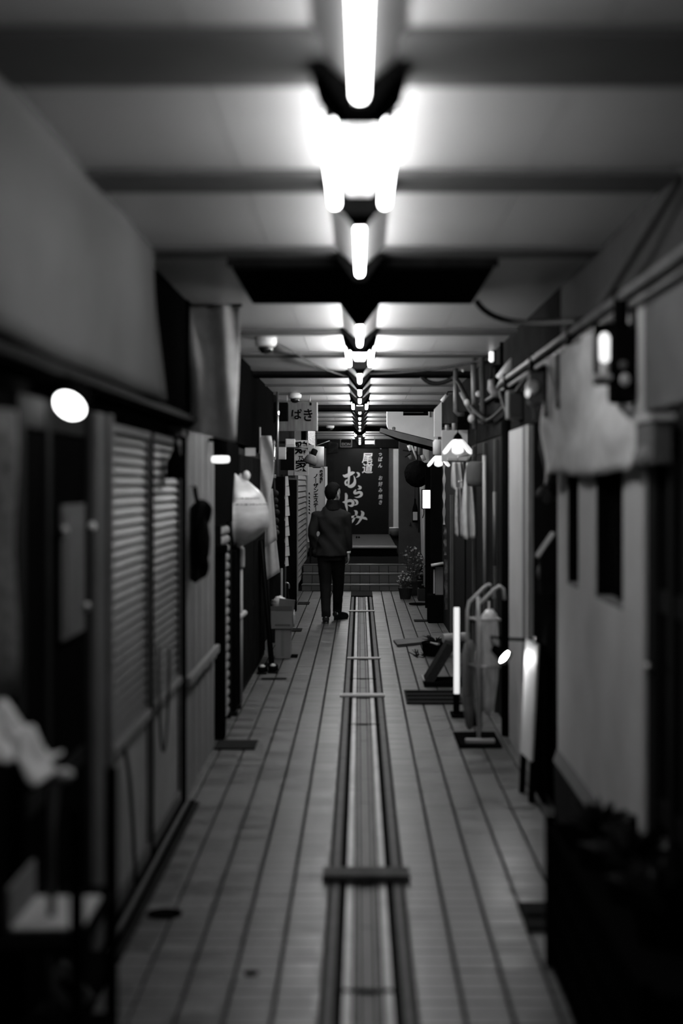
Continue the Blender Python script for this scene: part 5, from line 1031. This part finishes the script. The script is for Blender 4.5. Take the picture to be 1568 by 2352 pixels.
# dark planter stand in the near right corner
ps = thing('planter_stand', 'black slatted planter stand filling the corner beside the dark door', 'planter', (0.85, 4.4, 0))
for z in (0.04, 0.16, 0.28, 0.40): box('slat', M_BLACK, (0.66, 0.99, 3.3, 3.33, z, z + 0.09), ps); box('slat', M_BLACK, (0.655, 0.675, 3.3, 4.95, z, z + 0.09), ps); box('slat', M_BLACK, (0.66, 0.95, 4.95, 4.97, z, z + 0.09), ps)
for (x, y) in ((0.665, 3.31), (0.97, 3.31), (0.665, 4.95), (0.945, 4.95)): box('leg', M_BLACK, (x - .018, x + .018, y - .018, y + .018, 0, 0.52), ps)
box('shelf', M_BLACK, (0.66, 0.97, 3.32, 4.95, 0.38, 0.4), ps)
def dark_plant(c, r, h_, lab, seed):
    random.seed(seed); c = Vector(c); t = thing('potted_plant', lab, 'plant', c, 'dark plants on the planter stand')
    MB().lathe(c, [(.003, 0), (r * .5, 0), (r * .65, .12), (r * .7, .12), (.003, .11)], 16).build('pot', M_BLACK, t); lf = MB()
    for i in range(46):
        a_ = random.uniform(0, 2 * PI); d_ = Vector((math.cos(a_) * random.uniform(.3, 1), math.sin(a_) * random.uniform(.3, 1), random.uniform(.3, 1.2))).normalized(); l = random.uniform(.6, 1) * h_; e = d_.orthogonal().normalized() * 0.018
        b0 = c + Vector((0, 0, .11)); m1 = b0 + d_ * l * .55; tip = b0 + d_ * l - Vector((0, 0, l * .15)); lf.add([b0, m1 + e, tip, m1 - e], [(0, 1, 2, 3)])
    lf.build('leaves', mat('dark_leaf', 0.018, 0.5, var=0.5, scale=30), t)
dark_plant((0.80, 4.75, 0.4), 0.12, 0.17, 'dark leafy plant at the far corner of the black planter stand', 21)
dark_plant((0.83, 4.35, 0.4), 0.13, 0.19, 'dark leafy plant in the middle of the black planter stand', 22)
dark_plant((0.84, 3.95, 0.4), 0.13, 0.2, 'dark leafy plant at the close corner of the black planter stand', 23)
for (px_, py_, Y, s_, m, lab) in ((1525, 1938, 4.62, 0.045, M_LIGHT, 'small bright card standing on the planter stand by the door'), (1375, 1987, 4.93, 0.045, M_GREY, 'grey square tag at the far corner of the planter stand'), (1470, 2270, 4.2, 0.04, M_DARK2, 'dull square tag hung low on the planter stand')):
    c = P(px_, py_, Y); t = thing('name_tag', lab, 'tag', c - Vector((0, 0, s_ / 2)), 'tags on the planter stand'); MB().obox(c, s_, 0.004, s_ * .8, Matrix.Rotation(0.15, 3, 'Y')).build('card', m, t); tube('stake', M_DARK, [c + Vector((0, 0.004, 0)), c + Vector((0, 0.006, -0.1))], 0.003, t)
t = thing('rubber_mat', 'black mat on the tiles in front of the planter stand', 'mat', (0.74, 5.5, 0)); box('mat_sheet', M_RUBBER, (0.625, 0.93, 5.32, 5.66, 0.001, 0.014), t, bevel=0.004); box('mat_rib', M_BLACK, (0.64, 0.92, 5.45, 5.5, 0.014, 0.017), t)

# ================================================================== THE WALKING PERSON
YP = 17.2
def H(px, py, dy=0.0): return P(px, py, YP + 0.0) + Vector((0, dy, 0))
def ringloft(mb_, rings, n=20, sq=2.4):
    """rings: (cx, cy, cz, rx, ry); rounded-box sections stacked upward"""
    vs = []
    for (cx, cy, cz, rx, ry) in rings:
        for j in range(n):
            a_ = 2 * PI * j / n; c_, s_ = math.cos(a_), math.sin(a_)
            vs.append((cx + rx * math.copysign(abs(c_) ** (2 / sq), c_), cy + ry * math.copysign(abs(s_) ** (2 / sq), s_), cz))
    k_ = len(rings); fs = [(i * n + j, i * n + (j + 1) % n, (i + 1) * n + (j + 1) % n, (i + 1) * n + j) for i in range(k_ - 1) for j in range(n)]
    fs += [tuple(range(n - 1, -1, -1)), tuple(range((k_ - 1) * n, k_ * n))]
    mb_.add(vs, fs)
def fused(mb_, name, m, parent, voxel, smooth_it=4):
    tmp = mb_.build('fuse_work', m); md = tmp.modifiers.new('r', 'REMESH'); md.mode = 'VOXEL'; md.voxel_size = voxel
    if smooth_it: s_ = tmp.modifiers.new('s', 'SMOOTH'); s_.iterations = smooth_it; s_.factor = 0.5
    dg = bpy.context.evaluated_depsgraph_get(); dg.update(); me = bpy.data.meshes.new_from_object(tmp.evaluated_get(dg)); me.name = name
    me.transform(Matrix.Translation(tmp.location)); old = tmp.data; bpy.data.objects.remove(tmp); bpy.data.meshes.remove(old)
    me.transform(Matrix.Translation(-wloc(parent))); me.polygons.foreach_set('use_smooth', [True] * len(me.polygons)); me.update()
    me.materials.clear(); me.materials.append(m)
    o = bpy.data.objects.new(name, me); COL.objects.link(o); o.parent = parent; return o
M_SKIN = mat('skin', 0.3, 0.5, var=0.08); M_HAIR = mat('black_hair', 0.005, 0.7, spec=0.05, var=0.5, scale=60, stretch=(3, 3, 0.6), bump=0.4)
M_SUIT = mat('dark_jacket', 0.015, 0.9, spec=0.1, var=0.25, scale=5); M_TROU = mat('dark_trousers', 0.011, 0.9, spec=0.05, var=0.2, scale=6); M_SHOE = mat('black_leather', 0.01, 0.3)
pe = thing('person', 'person in a dark jacket and trousers walking away down the passage', 'person', (-0.345, YP, 0.0))
cx = -0.345
# joints
hd_c = Vector((-0.325, YP + 0.03, 1.56)); neck = Vector((-0.335, YP + 0.0, 1.40))
shL = Vector((-0.52, YP, 1.295)); shR = Vector((-0.178, YP, 1.3))
elL = Vector((-0.578, YP - 0.05, 1.05)); wrL = Vector((-0.525, YP + 0.02, 0.86))
elR = Vector((-0.14, YP - 0.01, 1.06)); wrR = Vector((-0.14, YP + 0.03, 0.84))
hpL = Vector((-0.425, YP, 0.86)); hpR = Vector((-0.27, YP, 0.86))
knL = Vector((-0.415, YP - 0.02, 0.46)); knR = Vector((-0.262, YP + 0.14, 0.46))
anL = Vector((-0.405, YP - 0.14, 0.09)); anR = Vector((-0.275, YP + 0.27, 0.11))
# body: one continuous skin surface (head, neck, trunk, arms, hands, legs)
bd = MB()
fwd = Vector((0.72, 0.69, 0)).normalized(); side = Vector((0.69, -0.72, 0)).normalized()   # head turned toward its right
bd.ball(hd_c + Vector((0, 0, 0.012)), 0.08, 0.1, 0.1, n=20, m=14, rot=Matrix((side, fwd, Vector((0, 0, 1)))).transposed())
bd.ball(hd_c + fwd * 0.035 - Vector((0, 0, 0.05)), 0.06, 0.065, 0.075, n=16, m=10)          # jaw
bd.tube([hd_c + fwd * 0.085 + Vector((0, 0, 0.03)), hd_c + fwd * 0.106 - Vector((0, 0, 0.005)), hd_c + fwd * 0.09 - Vector((0, 0, 0.015))], [0.008, 0.014, 0.01], 8)   # nose
bd.tube([hd_c + fwd * 0.088 + side * -0.022 - Vector((0, 0, 0.047)), hd_c + fwd * 0.095 - Vector((0, 0, 0.047)), hd_c + fwd * 0.088 + side * 0.022 - Vector((0, 0, 0.047))], 0.007, 8)   # lips
bd.tube([hd_c - Vector((0, 0.01, 0.06)), neck, neck - Vector((0, 0, 0.06))], [0.052, 0.052, 0.07], 14)
ringloft(bd, [(cx, YP, 0.84, 0.145, 0.1), (cx, YP, 0.95, 0.14, 0.1), (cx, YP, 1.08, 0.12, 0.085), (cx, YP, 1.24, 0.145, 0.1), (cx, YP, 1.31, 0.125, 0.08), (cx + .005, YP, 1.38, 0.08, 0.06)])
for (s_, e_, w_) in ((shL, elL, wrL), (shR, elR, wrR)): bd.tube([s_, s_.lerp(e_, .5), e_, e_.lerp(w_, .4), w_], [0.055, 0.045, 0.037, 0.036, 0.026], 12)
for (h_, k_, a_) in ((hpL, knL, anL), (hpR, knR, anR)): bd.tube([h_, h_.lerp(k_, .5), k_, k_.lerp(a_, .35), a_], [0.085, 0.07, 0.052, 0.05, 0.036], 12)
for (a_, d_) in ((anL, Vector((-0.05, 1, 0))), (anR, Vector((0.55, 0.83, 0)))):
    d_.normalize(); bd.tube([a_ - d_ * .05 - Vector((0, 0, .03)), a_ + d_ * .05 - Vector((0, 0, .045)), a_ + d_ * .15 - Vector((0, 0, .06))], [0.032, 0.034, 0.022], 10)
# relaxed right hand: palm, four curled fingers of different length, thumb leaving the side of the palm
pc = wrR + Vector((0.004, 0.012, -0.055)); bd.tube([wrR, wrR + Vector((0.002, .008, -.03)), pc - Vector((0, 0, .02)), pc - Vector((0, -.004, .045))], [(0.024, 0.018), (0.034, 0.016), (0.038, 0.016), (0.034, 0.014)], 12)
for i, (oy, ln_) in enumerate(((0.027, .066), (0.009, .076), (-0.009, .07), (-0.026, .056))):
    b0 = pc + Vector((0.0, oy + .004, -.04)); bd.tube([b0, b0 + Vector((-.002, .004, -ln_ * .45)), b0 + Vector((-.016, .008, -ln_ * .8)), b0 + Vector((-.032, .008, -ln_ * .95))], [0.0088, 0.0085, 0.0078, 0.006], 8)
b0 = pc + Vector((-.004, .032, .012)); bd.tube([b0, b0 + Vector((-.008, .022, -.022)), b0 + Vector((-.016, .026, -.05)), b0 + Vector((-.022, .022, -.068))], [0.012, 0.011, 0.0095, 0.007], 8)
# left hand inside the pocket
pl_ = wrL + Vector((0.01, .02, -.05)); bd.tube([wrL, pl_, pl_ + Vector((0.02, .02, -.05)), pl_ + Vector((.03, .03, -.09))], [(0.026, .018), (0.036, .017), (0.036, .015), (0.02, 0.01)], 10)
body = fused(bd, 'body', M_SKIN, pe, 0.0065, 3)
# ears and eyes
for sgn in (1, -1):
    ec = hd_c + side * (0.086 * sgn) - fwd * 0.0 - Vector((0, 0, 0.03))
    e_ = MB(); e_.ball(ec, 0.012, 0.02, 0.033, n=12, m=8); e_.tube([ec + Vector((0, 0, .03)) + side * .006 * sgn, ec + side * .014 * sgn - fwd * .016 + Vector((0, 0, .012)), ec + side * .012 * sgn - fwd * .014 - Vector((0, 0, .012)), ec - Vector((0, 0, .03)) + side * .004 * sgn], 0.006, 8); e_.build('ear', M_SKIN, body, smooth=True)
    MB().ball(hd_c + fwd * 0.078 + side * 0.03 * sgn + Vector((0, 0, .018)), 0.011, 0.011, 0.009).build('eye', M_WHITE, body, smooth=True)
# hair: full cap over crown and nape, leaving ear and face free
hr = MB(); n1, n2 = 40, 22; vs_ = []
for i in range(n2 + 1):
    ph = PI * 0.98 * i / n2
    for j in range(n1):
        th = 2 * PI * j / n1; d_ = Vector((math.sin(ph) * math.cos(th), math.sin(ph) * math.sin(th), math.cos(ph)))
        f_ = d_.dot(fwd); sd = abs(d_.dot(side))
        low = -0.98 if f_ < -0.25 else (-0.05 if f_ < 0.3 else 0.42)              # hairline
        if -0.25 <= f_ < 0.3: low = -0.9 + min(1, (f_ + .25) / .2) * 0.95 + max(0, f_) * 0.9
        z_ = max(d_.z, low); k_ = 1.0 if d_.z >= low else 0.72
        q2 = fwd * (d_.dot(fwd) * 0.108) + side * (d_.dot(side) * 0.094); rr = Vector((q2.x, q2.y, 0.118 * z_)) * k_
        rr *= 1 + 0.05 * noise.noise(d_ * 6) + 0.045 * noise.noise(d_ * 14)
        vs_.append(hd_c + Vector((0, -0.004, 0.012)) + rr)
hr.add(vs_, [(i * n1 + j, i * n1 + (j + 1) % n1, (i + 1) * n1 + (j + 1) % n1, (i + 1) * n1 + j) for i in range(n2) for j in range(n1)])
hr.build('hair', M_HAIR, body, smooth=True)
# scarf / upturned collar
sc_ = MB(); ringloft(sc_, [(cx + .015, YP + .005, 1.345, 0.12, 0.105), (cx + .015, YP + .005, 1.39, 0.1, 0.095), (cx + .018, YP + .008, 1.43, 0.085, 0.086), (cx + .02, YP + .01, 1.475, 0.076, 0.08)], 24, 2.0)
for v_ in sc_.v: v_ += Vector((0.006 * math.sin(v_.z * 120), 0, 0.006 * math.sin(v_.x * 60)))
fused(sc_, 'scarf', M_HAIR, pe, 0.008, 3)
# jacket with sleeves
jk = MB()
ringloft(jk, [(cx - .005, YP - .01, 0.795, 0.192, 0.145), (cx - .003, YP - .005, 0.87, 0.186, 0.138), (cx, YP, 0.98, 0.17, 0.125), (cx + .006, YP, 1.07, 0.15, 0.115), (cx + .002, YP, 1.19, 0.17, 0.126), (cx, YP, 1.275, 0.185, 0.122), (cx, YP, 1.325, 0.155, 0.1), (cx + .004, YP, 1.36, 0.115, 0.085), (cx + .008, YP, 1.395, 0.085, 0.072)], 28, 2.5)
jk.tube([shL + Vector((.05, 0, .0)), shL + Vector((-.005, 0, -.02)), shL.lerp(elL, .5), elL, elL.lerp(wrL, .5), wrL + Vector((0, 0, .01))], [0.06, 0.074, 0.064, 0.056, 0.05, 0.044], 14)
jk.tube([shR + Vector((-.05, 0, .0)), shR + Vector((.01, 0, -.02)), shR.lerp(elR, .5), elR, elR.lerp(wrR, .5), wrR + Vector((0, 0, .015))], [0.06, 0.074, 0.063, 0.054, 0.048, 0.041], 14)
jk.ball(Vector((-0.535, YP + .02, 0.835)), 0.045, 0.06, 0.06)                                 # hem pushed out by the pocketed hand
for v_ in jk.v:
    v_ += Vector((0, 1, 0)) * (0.008 * noise.noise(Vector((v_.x * 9 + v_.z * 7, v_.y * 3, v_.z * 10 - v_.x * 6))))
jo = fused(jk, 'jacket', M_SUIT, pe, 0.011, 3)
for v_ in jo.data.vertices:                                                                    # drape folds running down from the shoulder
    p_ = v_.co; v_.co += Vector(v_.normal) * (0.011 * math.sin((p_.z * 26 + p_.x * 34) + 2 * noise.noise(p_ * 5)) * (0.4 + 0.6 * abs(noise.noise(p_ * 4 + Vector((3, 1, 2))))))
jo.data.update()
cf = MB(); cf.tube([wrR + Vector((0, 0, .012)), wrR + Vector((0.001, .002, -.014))], [0.033, 0.031], 14); cf.build('shirt_cuff', M_WHITE, jo, smooth=True)
# trousers
tr_ = MB(); ringloft(tr_, [(cx, YP, 0.74, 0.15, 0.115), (cx, YP, 0.84, 0.165, 0.122), (cx, YP, 0.94, 0.15, 0.108)], 22, 2.4)
for (h_, k_, a_, d_) in ((hpL, knL, anL, 0.0), (hpR, knR, anR, 0.0)):
    tr_.tube([h_ - Vector((0, 0, .02)), h_.lerp(k_, .45), k_, k_.lerp(a_, .5), a_ + Vector((0, 0, .03)), a_ + Vector((0, .0, -.018))], [0.096, 0.088, 0.071, 0.063, 0.056, 0.058], 16)
to = fused(tr_, 'trousers', M_TROU, pe, 0.011, 3)
for v_ in to.data.vertices:
    p_ = v_.co; v_.co += Vector(v_.normal) * (0.005 * noise.noise(Vector((p_.x * 14, p_.y * 6, p_.z * 16))))
to.data.update()
# shoes
for (a_, d_, up) in ((anL, Vector((-0.05, 1, 0)), 0.0), (anR, Vector((0.62, 0.78, 0)), 0.02)):
    d_.normalize(); s_ = MB(); z0 = up
    hl = Vector((a_.x, a_.y, 0)) - d_ * .065; 
    s_.tube([hl + Vector((0, 0, .055 + z0)), hl + d_ * .06 + Vector((0, 0, .052 + z0)), hl + d_ * .15 + Vector((0, 0, .038 + z0 * .5)), hl + d_ * .24 + Vector((0, 0, .03)), hl + d_ * .275 + Vector((0, 0, .026))], [(0.03, 0.034), (0.036, 0.04), (0.032, 0.046), (0.024, 0.042), (0.012, 0.02)], 12)
    s_.ball(Vector((a_.x, a_.y, .08 + z0)), 0.042, 0.045, 0.04)
    s_.tube([hl + Vector((0, 0, .006 + z0)), hl + d_ * .15 + Vector((0, 0, .008)), hl + d_ * .265 + Vector((0, 0, .008))], [(0.009, 0.034), (0.009, 0.044), (0.008, 0.026)], 12)
    fused(s_, 'shoe', M_SHOE, pe, 0.008, 2)
